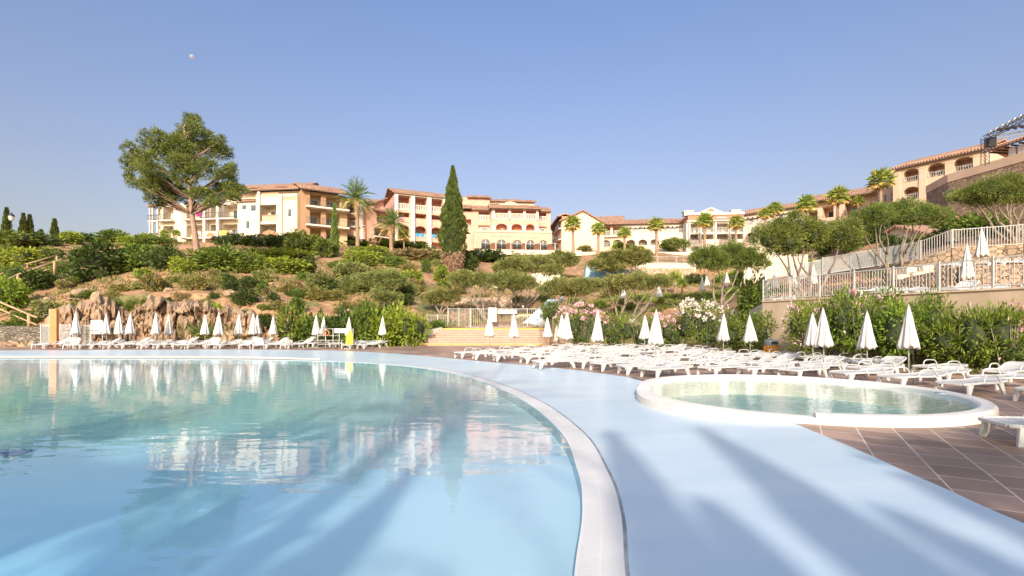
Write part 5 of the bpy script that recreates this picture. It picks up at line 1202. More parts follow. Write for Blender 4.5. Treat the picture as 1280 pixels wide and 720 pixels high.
# --- long arcaded building
b = Bld('arcaded_building','long cream building with arcade and upper pergola terrace between two gables',(776,118),(864,116),320,M_CREAM,deep=10)
z = lambda py: b.z(820, py); H = b.hole; hs = []
for p0,p1 in ((783,794),(798,809),(813,824),(828.5,839.5),(845,856)): hs.append(H(p0,p1,z(309),z(298.5),depth=2.0,arch=True,rise=.85,rail='solid',rh=.5))
b.wall(b.u(776),b.u(860),-1,z(291.5),hs); hs = []
for p0,p1 in ((783,790),(798,805),(815,822),(831,838),(848,855)): hs.append(H(p0,p1,z(282.5),z(279),off=3,depth=.15))
b.wall(b.u(776,3),b.u(862,3),z(291.5),z(275.5),hs,off=3,m=M_CREAM2,deep=8); b.roof(b.u(776,3),b.u(862,3),z(275.8),off=3,run=4,deep=8,eave=.6)
def pergola(b, p0, p1, ytop, ybot, posts, off=.3, out=2.7):
    zt_, zb_ = z(ytop), z(ybot)
    for p in posts: mb = MB(); q = b.u(p,off); mb.box(q-.3,q+.3,off,off+.5,zb_,zt_); b.part(mb,'pergola_post',M_TRIM)
    mb = MB(); a_,c_ = b.u(p0,off),b.u(p1,off); mb.box(a_,c_,off-.1,off+.1,zt_+.004,zt_+.28); n = int((c_-a_)/.9)
    for i in range(n): q = a_+(i+.5)*(c_-a_)/n; mb.box(q-.08,q+.08,off-.5,off+out,zt_+.285,zt_+.48)
    b.part(mb,'pergola_beams',M_BEAM); mb = MB(); mb.box(a_,c_,off+out-.1,off+out-.04,zb_+.1,zt_-.5); b.part(mb,'terrace_doors',M_GLASS)
    b.rail(a_,c_,zb_,off-.1,'wmetal',1.0)
pergola(b,780,861,286,292,(782,796,811,827,842,857))
# --- red and white centre
b = Bld('apartment_building','red-topped white building with pediment and two balcony floors',(858,113),(930,112),320,M_TRIM,deep=12)
z = lambda py: b.z(895, py); H = b.hole; hs = []
for p0,p1 in ((863,873),(877,892),(896,910),(914,928)): hs += [H(p0,p1,z(290.5),z(279),depth=2,rail='wmetal'),H(p0,p1,z(303),z(292.5),depth=2,rail='solidw',rh=.6)]
hs += [H(864,872,z(313),z(307),depth=.6,arch=True)]
b.wall(b.u(858),b.u(930),-1,z(277),hs)
for p in (861,875,894,912,929): b.pillar(p,z(303),z(278),w=.3,out=.5)
b.wall(b.u(860,1.2),b.u(929,1.2),z(277),z(266.5),[],off=1.2,m=M_REDW,deep=9)
mb = MB(); mb.box(b.u(859,1.2),b.u(930,1.2),.95,1.19,z(267),z(264)); mb.box(b.u(858),b.u(930),-.5,.9,z(277)+.004,z(275.6)); mb.box(b.u(876,1.2),b.u(888,1.2),1.0,1.19,z(271.5),z(270)); mb.box(b.u(896,1.2),b.u(908,1.2),1.0,1.19,z(271.5),z(270)); b.part(mb,'cornice',M_TRIM)
mb = MB(); a_,c_ = b.u(873,1.1),b.u(905,1.1); m_=(a_+c_)/2; mb.add([(a_,1.1,z(264)+.004),(c_,1.1,z(264)+.004),(m_,1.1,z(257)),(a_,3,z(264)+.004),(c_,3,z(264)+.004),(m_,3,z(257))],[(0,1,2),(4,3,5),(0,2,5,3),(1,4,5,2)]); b.part(mb,'pediment',M_TRIM)
mb = MB(); mb.add([(a_+1.6,1.06,z(264)+.25),(c_-1.6,1.06,z(264)+.25),(m_,1.06,z(258.3))],[(0,1,2)]); b.part(mb,'pediment_panel',M_REDW)
for p in (861,920): q = b.u(p,2); mb = MB(); mb.box(q-.9,q+.9,2,3.6,z(266),z(261)); mb.box(q-1.05,q+1.05,1.85,3.75,z(261)+.004,z(260)); b.part(mb,'chimney',M_TRIM)
# --- rising right part
b = Bld('arcaded_building','long cream building climbing right with pergola terraces behind the palms',(930,112),(1096,95),326,M_CREAM,deep=11)
z = lambda py: b.z(990, py); zz = lambda px,py: b.z(px,py); H = b.hole; hs = []
for p0,p1 in ((917+16,943),(949,962),(975,988)): hs.append(H(p0,p1,zz(955,300),zz(955,288.5),depth=2,arch=True,rise=.85,rail='wmetal'))
hs += [H(1028,1042,zz(1035,272),zz(1035,258),depth=2.5),H(1056,1072,zz(1064,268),zz(1064,252),depth=2.5),H(1010,1022,zz(1016,275),zz(1016,263),depth=2.5,win='door')]
ps = zz(950,279.5)
b.wall(b.u(930),b.u(1003),-2,ps,hs[:3]); b.wall(b.u(1003)+.003,b.u(1096),-2,zz(1050,248.5),hs[3:],m=M_PEACH)
b.wall(b.u(930,3.5),b.u(1010,3.5),ps-.5,zz(960,259),[H(986,992,zz(989,266),zz(989,260),off=3.5,depth=.12,shutter=True),H(936,942,zz(939,273),zz(939,268),off=3.5,depth=.12)],off=3.5,deep=8)
b.roof(b.u(929,3.5),b.u(1010,3.5),zz(960,259.3),off=3.5,run=4,deep=8,eave=.6); b.roof(b.u(1003),b.u(1096),zz(1050,248.5),run=5,deep=10,eave=1.4)
z = lambda py: b.z(960, py); pergola(b,932,1003,271.5,279.3,(933,944,956,970,985,1001),off=.3,out=3.0)
# --- right arched house
b = Bld('arched_house','beige two-storey house with large arched loggias above the stone terrace wall',(1117,85),(1234,74.7),275,M_PEACH,deep=11)
zz = lambda px,py: b.z(px,py); H = b.hole; hs = []
m5 = mat('stucco_beige',(.70,.50,.36),(.63,.45,.32),scale=.8,rough=.92,bump=.15,bscale=12); b.m = m5
for p0,p1 in ((1128,1149.5),(1158,1182),(1191,1217)): hs.append(H(p0,p1,zz(1138,227),zz(1138,210.5),depth=2.6,arch=True,rise=.85,rail='wmetal',rh=.75))
hs.append(H(1128,1149.5,zz(1138,250),zz(1138,233),depth=2.6,arch=True,rise=.85,rail='wmetal',rh=.9)); hs.append(H(1158,1182,zz(1138,250),zz(1138,233),depth=2.6,arch=True,rise=.85))
b.wall(b.u(1117),b.u(1234),-2,zz(1117,212.5),hs)
mb = MB()
for p in (1153.5,1186.5,1222,1121): q = b.u(p); mb.box(q-.45,q+.45,-.12,-.004,-2,zz(1117,216.5)); mb.box(q-.5,q+.5,-.16,-.003,zz(1138,214),zz(1138,214)+.12) 
b.part(mb,'pilasters',m5); b.roof(b.u(1117),b.u(1234),zz(1117,212.3),run=5.5,deep=11,eave=.5)
b = Bld('house_wing','small recessed wing with two shuttered windows left of the arched house',(1098,90),(1118,88),275,m5,deep=6)
zz = lambda px,py: b.z(px,py); H = b.hole
b.wall(b.u(1098),b.u(1118),-2,zz(1108,228),[H(1104.5,1108.5,zz(1106,253),zz(1106,243),depth=.12),H(1113.5,1117.5,zz(1115,251),zz(1115,241),depth=.12,shutter=False)],deep=6); b.roof(b.u(1104),b.u(1118),zz(1108,221),off=1,run=3,deep=5,eave=.6)
# pergola house at the right edge
b = Bld('pergola_house','beige house with tiled roof over a beamed terrace at the right edge',(1234,64),(1330,56),230,m5,deep=9)
zz = lambda px,py: b.z(px,py); z = lambda py: b.z(1255,py); H = b.hole
b.wall(b.u(1236,2.5),b.u(1330,2.5),-3,zz(1255,190),[H(1246,1256,zz(1250,205),zz(1250,195),off=2.5,depth=.15)],off=2.5); b.roof(b.u(1236),b.u(1330),zz(1237,188.5),off=.0,run=4.5,deep=10,eave=.4)
mb = MB()
for p in (1264.5,1276): q = b.u(p); mb.box(q-.3,q+.3,0,.6,-3,zz(1255,187.5)); 
b.part(mb,'pillar',M_TRIM); mb = MB()
for i in range(12): q = b.u(1236)+.3+i*.75; mb.box(q-.06,q+.06,-.35,2.4,zz(1237,188.5)-.35,zz(1237,188.5)-.17)
b.part(mb,'beams',M_BEAM)
# --- stone terrace wall with parapet
def thick_wall(name, label, A, B, z0, z1, m, t=.4, cat='wall', cap=None, capm=None, px=None):
    pa = Vector(((A[0]-640)/700*A[1], K*A[1])); pb = Vector(((B[0]-640)/700*B[1], K*B[1])); d = (pb-pa); L_ = d.length; ang = math.atan2(d.y,d.x)
    z1 = z1 if hasattr(z1,'__len__') else (z1,z1); z0 = z0 if hasattr(z0,'__len__') else (z0,z0)
    mb = MB(); 
    def sl(y0,y1,a0,a1,b0,b1): mb.add([(0,y0,a0),(L_,y0,a1),(L_,y1,a1),(0,y1,a0),(0,y0,b0),(L_,y0,b1),(L_,y1,b1),(0,y1,b0)],[(0,3,2,1),(4,5,6,7),(0,1,5,4),(1,2,6,5),(2,3,7,6),(3,0,4,7)])
    sl(0,t,z0[0],z0[1],z1[0],z1[1])
    if cap:
        root = empty(name,(pa.x,pa.y,0),ang); mb.build('masonry',m,root); mb = MB(); sl(-.06,t+.06,z1[0]+.003,z1[1]+.003,z1[0]+cap,z1[1]+cap); mb.build('coping',capm or m,root); o = root
    else: o = mb.build(name,m); o.location = (pa.x,pa.y,0); o.rotation_euler = (0,0,ang)
    tag(o,label,cat,None,px or (A[0]+B[0])/2); return o
zp = CZ-(218-HY)/700*62; zc = CZ-(228-HY)/700*62
thick_wall('stone_terrace_wall','tall rough stone wall with beige parapet under the pergola house',(1185,62),(1340,49.8),10,zc,M_STONE,.5,cap=zp-zc,capm=m5)
thick_wall('stone_terrace_wall','shaded return of the tall stone wall with small arched opening',(1158,68),(1184.6,62.1),10,(CZ-(245-HY)/700*68+.3,zc),M_STONE,.5,cap=zp-zc,capm=m5)
# small red-roofed house
b = Bld('small_house','small cream house with shallow red roof behind the picket fence',(1112,58),(1194,50),330,M_CREAM2,deep=7)
mb = MB(); a_,c_ = b.u(1112),b.u(1194); h0,h1 = b.z(1120,284),b.z(1192,304)
mb.add([(a_,0,-1),(c_,0,-1),(c_,0,h1),(a_+1.2,0,h0),(a_,0,h0-.3),(a_,7,-1),(c_,7,-1),(c_,7,h1),(a_+1.2,7,h0),(a_,7,h0-.3)],[(0,1,2,3,4),(0,4,9,5),(1,6,7,2),(6,5,9,8,7)]); b.part(mb,'wall',M_CREAM2)
mb = MB(); mb.bar((a_+1.0,3.5,h0+.1),(c_+.6,3.5,h1+.02),7.8,.2); mb.bar((a_-.4,3.5,h0-.35),(a_+1.1,3.5,h0+.08),7.8,.2); b.part(mb,'roof',M_ROOF)
mb = MB(); mb.box(a_+3.5,a_+4.6,-.05,-.003,.4,1.6); b.part(mb,'window',M_GLASS)
mb = MB(); mb.tube([(0,0,0),(0,0,.62)],.34,16); mb.tube([(0,0,.625),(0,0,.7)],.38,16); mb.box(-.1,.1,-.42,-.36,.2,.4); o = mb.build('planter_tub', mat('tub_grey',(.45,.47,.42),rough=.8)); v = P(1191,46,CZ-(302-HY)/700*46-.0); o.location = v; o.scale=(1.5,1.1,1.3); tag(o,'pale planter tub beside the small red-roofed house','planter',None,1191)
# cream walls and stone walls in the middle distance
for nm,l,A,B,z0,z1,m,cp in [
 ('terrace_wall','long cream terrace wall below the arcaded building',(718,108),(872,106),14,(CZ-(316-HY)/700*108,CZ-(316-HY)/700*106),M_CREAM2,.15),
 ('terrace_wall','cream wall with slender railing on top of the pale stone wall',(795,80),(870,80.5),9.5,CZ-(330-HY)/700*80,M_CREAM2,.12),
 ('stone_wall','pale rubble stone wall below the cream walkway wall',(735,79.4),(868,80),6,CZ-(335-HY)/700*79.5,M_STONEP,None),
 ('terrace_wall','cream wall behind the central umbrella-shaped olive trees',(588,74),(622,73),5,CZ-(352-HY)/700*74,M_CREAM2,None),
 ('terrace_wall','ochre terrace wall behind the second central olive tree',(636,76),(700,74),6,(CZ-(348-HY)/700*76,CZ-(336-HY)/700*74),M_CREAM,None),
 ('terrace_wall','low stone kerb wall across the slope above the steps',(560,62),(640,60),3,CZ-(372-HY)/700*61,M_STONEP,None),
 ('terrace_wall','long low white kerb along the lawn terrace',(792,63),(900,62),3.5,CZ-(371-HY)/700*62.5,M_CREAM2,None),
 ('terrace_wall','yellow-cream garden wall behind the largest olive tree',(930,66),(1010,62),4,(CZ-(312-HY)/700*66,CZ-(318-HY)/700*62),M_CREAM,None),
 ('terrace_wall','high cream ramp wall left of the largest olive tree',(872,92),(965,86),9,(CZ-(316-HY)/700*92,CZ-(303-HY)/700*86),M_CREAM2,None),
 ('sloping_wall','cream sloping wall end left of the white railing',(922,40),(953,33.1),.1,(CZ-(396-HY)/700*40,3.2),M_CREAM,None),
 ]: thick_wall(nm,l,A,B,z0,z1,m,.4,cap=cp,capm=M_TRIM)
# retaining wall + terrace walls on the right
thick_wall('retaining_wall','tall beige retaining wall behind the oleanders and orange bin',(953,32.5),(1420,17.35),.1,3.27,M_RET,.35,cap=.08,capm=mat('wall_cap',(.72,.55,.38),rough=.9))
for a,c,z0,z1 in [((1010,41.6),(1130,33.5),3,4.7),((1130,33.45),(1190,30.5),3,(4.75,5.05)),((1190,30.45),(1280,29.0),3,5.1),((1280,28.95),(1600,23.5),3,5.1)]: thick_wall('stone_wall','rough stone wall behind the terrace loungers',a,c,z0,z1,M_STONE,.4)
for a,c,z0,z1 in [((1060,45),(1130,41.7),4,(4.9,6.4)),((1130,41.65),(1190,39.4),4,(6.4,7.3)),((1190,39.35),(1280,37.4),4.5,7.35),((1280,37.35),(1600,32.4),4.5,7.35)]: thick_wall('stone_wall','rough stone wall below the picket fence',a,c,z0,z1,M_STONE,.4)
for px,D in ((1128,35),(1148,34.6),(1106,33)): 
    mb = MB(); mb.box(-.6,.6,-.4,.4,0,.45); mb.box(.0,.6,-.4,.4,.455,.9); o = mb.build('cream_block_steps', M_CREAM2); o.location = P(px,D,zt(px,D)+(.0)); tag(o,'cream stepped block on the terrace behind the white railing','steps',None,px)
# fences
def fence(name,label,pts,h,sp,m,wavy=False,post=2.2,mesh=False,bw=.022,px=None):
    P3 = [P(a[0],a[1],a[2]) for a in pts]; root = empty(name,P3[0]); o = P3[0]; rails = MB(); bars = MB(); posts = MB(); acc = 0
    for a,c in zip(P3,P3[1:]):
        d = c-a; L_ = Vector((d.x,d.y)).length; n = max(1,int(L_/sp)); t = Vector((d.x,d.y,0)).normalized()
        for zz_ in (.1,h-.02): rails.bar(a-o+Vector((0,0,zz_)), c-o+Vector((0,0,zz_)), .045,.045)
        for i in range(n):
            p = a+d*(i+.5)/n-o
            if wavy and i % 3 == 0:
                q = [p+Vector((0,0,.12+(h-.16)*k/8))+t*(.035*(1 if k%2 else -1)) for k in range(9)]; bars.tube(q, bw*.6, 4, False)
            else: bars.box(p.x-bw/2,p.x+bw/2,p.y-bw/2,p.y+bw/2,p.z+.12,p.z+h-.045)
        k = max(1,round(L_/post))
        for i in range(0 if a is P3[0] else 1, k+1):
            p = a+d*i/k-o; pm = MB(); pm.box(p.x-.035,p.x+.035,p.y-.036,p.y+.036,p.z-.05,p.z+h+.06); pm.build('post',m,root)
    rails.build('rails',m,root); bars.build('bars',m,root)
    if mesh:
        mm = MB()
        for a,c in zip(P3,P3[1:]): a_=a-o; c_=c-o; mm.quad(a_+Vector((0,0,.1)),c_+Vector((0,0,.1)),c_+Vector((0,0,h-.04)),a_+Vector((0,0,h-.04)))
        mm.build('mesh_panel', mesh, root)
    tag(root,label,'fence',None,px or (pts[0][0]+pts[-1][0])/2); return root
def screen_mat(name,col,op,sc_=22):
    m = bpy.data.materials.new(name); m.use_nodes = True; nt = m.node_tree; N = nt.nodes.new; L = nt.links.new; nt.nodes.clear()
    out = N('ShaderNodeOutputMaterial'); d = N('ShaderNodeBsdfDiffuse'); d.inputs['Color'].default_value=(*col,1); t = N('ShaderNodeBsdfTransparent'); ms = N('ShaderNodeMixShader')
    tc = N('ShaderNodeTexCoord'); v = N('ShaderNodeTexNoise'); v.inputs['Scale'].default_value = sc_; L(tc.outputs['Object'],v.inputs['Vector']); r = N('ShaderNodeMapRange'); r.inputs['From Min'].default_value=.4; r.inputs['From Max'].default_value=.6; r.inputs['To Min'].default_value=op-.15; r.inputs['To Max'].default_value=op+.15; L(v.outputs['Fac'],r.inputs['Value'])
    L(r.outputs['Result'],ms.inputs['Fac']); L(t.outputs[0],ms.inputs[1]); L(d.outputs[0],ms.inputs[2]); L(ms.outputs[0],out.inputs['Surface']); return m
M_MESH = screen_mat('grey_netting',(.42,.42,.42),.55); M_MESHW = screen_mat('white_netting',(.7,.66,.6),.30)
fence('terrace_railing','white metal railing with wavy bars on the retaining wall',[(954,32.7,3.36),(1420,17.55,3.36)],1.17,.13,M_WMETAL,True,post=1.9)
fence('mesh_fence','grey mesh fence climbing behind the large olive trees',[(1028,46,CZ+61/700*46),(1100,44,CZ+72/700*44),(1150,42.2,CZ+80/700*42.2)],1.42,.14,M_GALV,post=1.7,mesh=M_MESH)
fence('picket_fence','grey-white picket fence on top of the upper stone wall',[(1150.8,42.15,CZ+80/700*42.2),(1190,40.2,7.35),(1280,38.2,7.38),(1500,34.6,7.38)],1.42,.15,M_WMETAL,post=2.2,bw=.035)
fence('mesh_fence','short grey mesh fence at the left end behind the olive trunk',[(985,47,CZ+52/700*47),(1027,46.1,CZ+61/700*46.1)],1.3,.14,M_GALV,post=1.5,mesh=M_MESH)
fence('walkway_railing','thin railing on the cream wall above the pale stone wall',[(797,80,CZ+75/700*80+.1),(870,80.5,CZ+75/700*80.5+.1)],1.0,1.2,M_GALV,post=3)
# ---------------------------------------------------------------- steps and pool gate
def steps():
    root = empty('terracotta_steps', P(600,46,.2)); o = P(600,46,.2); tag(root,'broad terracotta steps with yellow edge strips below the white fence','steps')
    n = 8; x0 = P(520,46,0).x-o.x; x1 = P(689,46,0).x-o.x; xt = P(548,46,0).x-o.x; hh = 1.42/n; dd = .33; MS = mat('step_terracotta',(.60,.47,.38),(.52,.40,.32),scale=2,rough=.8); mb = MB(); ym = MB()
    for i in range(n):
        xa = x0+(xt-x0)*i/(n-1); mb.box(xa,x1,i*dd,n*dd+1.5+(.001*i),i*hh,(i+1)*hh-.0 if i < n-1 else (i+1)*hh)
        if i in (0,n-1): ym.box(xa+.02,x1-.02,i*dd-.006,i*dd+.22,(i+1)*hh-.06,(i+1)*hh+.005)
    mb.build('risers',mat('step_riser',(.44,.30,.23),(.36,.25,.19),scale=2,rough=.85),root); ym.build('yellow_edge',M_YELLOW,root); mb = MB()  # riser colour darkened to stand for shade under the tread edges
    for i in range(n-1): xa = x0+(xt-x0)*i/(n-1); mb.box(xa+.01,x1-.01,i*dd-.05,(i+1)*dd-.01,(i+1)*hh+.002 if i else (i+1)*hh+.012,(i+1)*hh+.045)
    mb.build('treads',MS,root)
    mb = MB(); t = .002
    mb.add([(x0-.35,-.3,0),(xt-.05,-.3+n*dd*.0+n*dd,0),(xt-.05,n*dd,1.50),(x0-.35,-.3,.55),(x0-1.8,.6,0),(x0-1.8,.6,.62),(xt-1.2,n*dd+1.5,1.50),(xt-1.2,n*dd+1.5,0)],[(0,1,2,3),(4,0,3,5),(3,2,6,5),(7,4,5,6)]); mb.build('side_wall',M_CREAM2,root)
    mb = MB(); a = x1+.02; mb.add([(a,-.4,0),(a+.9,-.4,0),(a+.9,-.4,1.0),(a+.25,-.4,1.05),(a,.5,0),(a+.9,.5,0),(a+1.1,.5,2.15),(a+.5,.5,2.15)],[(0,1,2,3),(3,2,6,7),(0,3,7,4),(1,5,6,2),(4,7,6,5)]); mb.build('pedestal',M_CREAM2,root)
    mb = MB(); mb.tube([(x1-.7,-.2,0),(x1-.75,-.15,.9),(x1-1.0,n*dd,2.3),(x1-1.0,n*dd,1.4)],.025,6); mb.build('handrail',M_GALV,root,smooth=True)
steps()
fz = 1.62
fence('pool_fence','tall white pool fence with gate on top of the steps',[(560,52.5,fz+.1),(588,50.2,fz),(640,49.9,fz),(678,50.0,fz),(700,52,fz+.9)],1.75,.17,M_WMETAL,post=1.6,bw=.022)
mb = MB(); mb.box(.15,1.85,-.03,.02,.05,.42); o = mb.build('notice_board',M_SIGNW); o.location = P(620,49.6,2.85); tag(o,'blank white horizontal board fixed high on the pool fence','sign')
mb = MB(); mb.box(0,.72,-.03,.02,0,1.25); mb.box(.05,.67,-.04,-.032,.1,1.15); o = mb.build('notice_board',M_SIGNW); o.location = P(610.5,49.5,2.2); tag(o,'tall white notice board on the pool fence gate','sign')
mb = MB(); mb.lathe([(0,0),(.12,.06),(.17,.2),(.12,.33),(0,.38)],12); o = mb.build('globe_lamp',M_SIGNW,smooth=True); o.location = P(653.8,49.9,fz+1.8); o.scale=(.6,.6,.6); tag(o,'small white globe on a pool fence post','lamp')
fence('gate_railing','grey low railing left of the pool fence beside the hedge',[(534,52,1.75),(560,51.5,1.75)],1.1,.16,M_GALV,post=1.2)
# yellow edged stairs and slide beyond the gate
root = empty('garden_stairs',P(652,54,1.6)); tag(root,'terracotta garden stairs with yellow edges behind the pool fence','steps'); mb = MB(); ym = MB()
for i in range(9): mb.box(-2.2+i*.22,1.6+i*.28,i*.4,i*.4+1.2,-.3,.16+i*.16); ym.box(-2.2+i*.22,1.6+i*.28,i*.4-.01,i*.4+.10,.10+i*.16,.165+i*.16) if i in (3,8) else None
mb.build('treads',mat('step_terracotta',(1,1,1)),root); ym.build('yellow_edge',M_YELLOW,root)
root = empty('stair_ramp',P(668,50.8,1.5)); tag(root,'pale blue sloping ramp with white kerb right of the garden stairs','ramp'); mb = MB(); mb.add([(-1.6,0,.1),(.4,0,.1),(2.9,3.6,2.9),(1.5,3.6,2.9)],[(0,1,2,3)]); mb.build('surface',mat('ramp_blue',(.5,.66,.72),rough=.7),root); mb = MB(); mb.bar((.45,-.02,.25),(2.95,3.6,3.05),.25,.35); mb.build('kerb',M_WMETAL,root)
mb = MB()   # blue slide pieces beyond the olive trees
mb.add([(0,0,0),(2.6,0,0),(1.9,0,2.9),(.2,0,3.1),(0,2,0),(2.6,2,0),(1.9,2,2.9),(.2,2,3.1)],[(0,1,2,3),(3,2,6,7),(1,5,6,2),(0,3,7,4)]); o = mb.build('slide_tower_panel',mat('pale_blue_panel',(.45,.66,.74),(.38,.6,.7),scale=1,rough=.6)); o.location = P(731,77,7.0); tag(o,'pale blue water slide panel left of the blue covers','water slide')
for px,w_,h_ in ((745,1.8,2.0),(778,2.6,1.7),(760,2.0,2.2)):
    mb = MB(); mb.add([(-w_/2,0,0),(w_/2,0,0),(w_*.4,.3,h_*.8),(0,.4,h_),(-w_*.4,.3,h_*.7),(-w_/2,1.5,0),(w_/2,1.5,0)],[(0,1,2,3,4),(1,6,2),(0,4,5),(2,6,3),(3,6,5),(3,5,4)]); o = mb.build('blue_tarpaulin',M_BLUE); o.location = P(px,76,zt(px,76)+.5); tag(o,'folded blue tarpaulin cover below the arcaded building','cover','blue covers',px)
# playground yellow bits, orange planter
mb = MB(); mb.box(-.9,.9,-.3,.3,.9,1.05); mb.box(-.7,1.1,-.28,.28,.3,.42); mb.box(-.85,-.78,-.3,.3,0,.9); mb.box(.78,.85,-.3,.3,.42,.9); o = mb.build('yellow_bench',M_YELLOW); o.scale=(.55,.6,.45); o.location = P(452,59.5,zt(452,59.5)+.25); tag(o,'yellow low play bench under the wide olive tree','bench')
# orange litter bin
root = empty('litter_bin',P(964,30.4,.2)); tag(root,'round orange litter bin with grey top in front of the retaining wall','litter bin'); mb = MB(); mb.lathe([(0,.02),(.33,.02),(.35,.08),(.36,.62),(.33,.64)],20); mb.build('body',M_TRASH,root,smooth=True)
mb = MB(); 
for k in range(14): t=2*math.pi*k/14; mb.box(.355*math.cos(t)-.02,.355*math.cos(t)+.02,.355*math.sin(t)-.02,.355*math.sin(t)+.02,.06,.62)
mb.build('slats',mat('bin_slats',(.7,.28,.03),rough=.6),root); mb = MB(); mb.lathe([(.36,.645),(.37,.80),(.34,.92),(.2,.96),(0,.97)],20); mb.build('lid',M_GALV,root,smooth=True)
mb = MB(); mb.box(-.18,.18,-.385,-.36,.74,.86); mb.build('opening',M_DMETAL,root)
# orange shower post
root = empty('shower_post',P(67.5,42.6,.2)); tag(root,'flat orange shower post on the far deck beside the mesh panels','shower post'); mb = MB(); mb.box(-.27,.27,-.12,.12,.10,2.95); mb.build('panel',M_ORANGE,root,bevel=.02)
mb = MB(); mb.box(-.45,.45,-.4,.3,0,.095); mb.build('base',M_CONC,root); mb = MB(); mb.box(-.31,-.272,-.10,.10,.10,2.93); mb.build('edge_trim',M_WMETAL,root)
mb = MB(); mb.tube([(-.31,-.1,2.5),(-.5,-.25,2.52),(-.52,-.3,2.42)],.025,6); mb.lathe([(.0,2.42),(.06,2.40),(.06,2.37),(0,2.37)],10,(-.52,-.3,0)); mb.build('shower_head',M_GALV,root,smooth=True)
# mesh panels and sign
fence('mesh_fence','grey mesh screen with white posts behind the orange shower post',[(51,44.8,.2),(88,44.8,.2)],1.75,2,M_WMETAL,post=2.3,mesh=M_MESH)
fence('mesh_fence','lighter mesh screen between the screen and the white sign',[(91,44.9,.2),(113,44.9,.2)],1.7,.5,M_WMETAL,post=1.4,mesh=M_MESHW)
root = empty('pool_rules_board',P(121,44.6,.2)); tag(root,'white rules board on two posts behind the far loungers','sign'); mb = MB(); mb.box(-.42,.42,-.03,.03,1.0,2.05); mb.build('board',M_SIGNW,root); mb = MB(); mb.box(-.48,-.425,-.03,.03,0,2.12); mb.box(.425,.48,-.03,.03,0,2.12); mb.box(-.425,.425,-.035,.035,2.055,2.12); mb.build('frame',M_WMETAL,root); mb = MB(); mb.box(-.34,-.30,-.036,-.031,1.5,1.75); mb.box(-.34,-.30,-.036,-.031,1.2,1.32); mb.build('markings',M_DMETAL,root)
mb = MB(); mb.tube([(0,0,0),(0,0,1.9)],.05,8); mb.bar((-1.2,0,1.3),(1.6,0,1.3),.04); o = mb.build('dark_post',M_DMETAL); o.location = P(99,44.2,.2); tag(o,'dark post with cross rail left of the white rules board','post')
# lifeguard/handrail station
root = empty('pool_access_gate',P(418,40.6,.2)); tag(root,'white tubular railing station with board at the far pool edge','railing'); mb = MB()
for x in (-1.2,-.65,-.1,.35,.9,1.35): mb.tube([(x,0,0),(x,0,1.45)],.03,6)
for z_ in (.3,.62,.95,1.45): mb.tube([(-1.2,0,z_),(1.35 if z_>1 else .35,0,z_)],.022,6)
mb.tube([(1.35,0,.02),(1.35,-.6,.02),(.9,-.6,.02)],.03,6); mb.build('tubes',M_WMETAL,root,smooth=True); mb = MB(); mb.box(.02,1.05,-.05,-.035,1.15,1.48); mb.build('board',M_SIGNW,root)
mb = MB(); mb.lathe([(.16,-.05),(.22,-.05),(.22,.05),(.16,.05),(.16,-.05)],16); o = mb.build('lifebuoy',mat('buoy_orange',(.75,.22,.08),rough=.6),root,smooth=True); o.rotation_euler=(R(90),0,0); o.location=(-.55,-.08,1.15)
mb = MB(); mb.prism([(-.25,-.5),(.25,-.5),(.36,-.3),(.34,.5),(.16,.68),(.12,.95),(-.12,.95),(-.16,.68),(-.34,.5),(-.36,-.3)],-.04,.04); mb.box(-.2,.2,-.1,.3,.042,.06); o = mb.build('rescue_board',M_YBOARD); o.rotation_euler=(R(90),0,0); o.location = P(437,40.4,.78); o.scale=(.72,.78,1); tag(o,'yellow rescue board hanging at the railing station','rescue board')
# wooden handrails at left
def railw(name,label,pts,posts,h=.0,px=None):
    P3 = [W(*p) for p in pts]; o = P3[0].copy(); root = empty(name,o); mb = MB()
    for a,c in zip(P3,P3[1:]):
        mb.tube([a-o,c-o],.085,8); e = (Vector((0,0,-.62))); mb.tube([a-o+e,c-o+e],.07,8)
    mb.build('rails',M_WOOD,root,smooth=True)
    for p in posts:
        v = W(*p)-o; mb = MB(); mb.tube([v+Vector((0,0,.08)), v+Vector((0,0,-1.35))],.12,8); mb.build('post',M_WOOD,root,smooth=True)
    tag(root,label,'handrail')
railw('wooden_handrail','upper rustic wooden handrail climbing to the right through the hedges',[(-30,354,58),(34,330,62),(74,318,66)],[(-10,347,59),(34,330,62),(71,319,66)])
railw('wooden_handrail','second wooden handrail nearer the viewer, parallel to the upper one',[(-30,368,54),(22,343,56.5),(66,328,59),(102,315,63)],[(22,344,56.5),(68,327,59),(101,315,63)])
railw('wooden_handrail','lowest wooden handrail descending to the stone wall at far left',[(-20,369,49),(36,393,47.5),(46,397,47)],[(-5,376,49),(36,393,47.5)])
mb = MB()
for i in range(12): q = i/11; v = P(-20+120*q, 56+7*q, 0); mb.box(v.x-.7,v.x+.7,v.y-.5,v.y+.5,zt(-20+120*q,56+7*q)-.3,zt(-20+120*q,56+7*q)+.12+.03*i/11)
struct(mb.build('garden_path_steps',mat('path_stone',(.62,.48,.36),rough=.9)))
thick_wall('dry_stone_wall','low dark dry-stone wall at the far left behind the deck',(-120,45.2),(50,45.6),.1,(2.1,1.75),M_STONED,1.2)
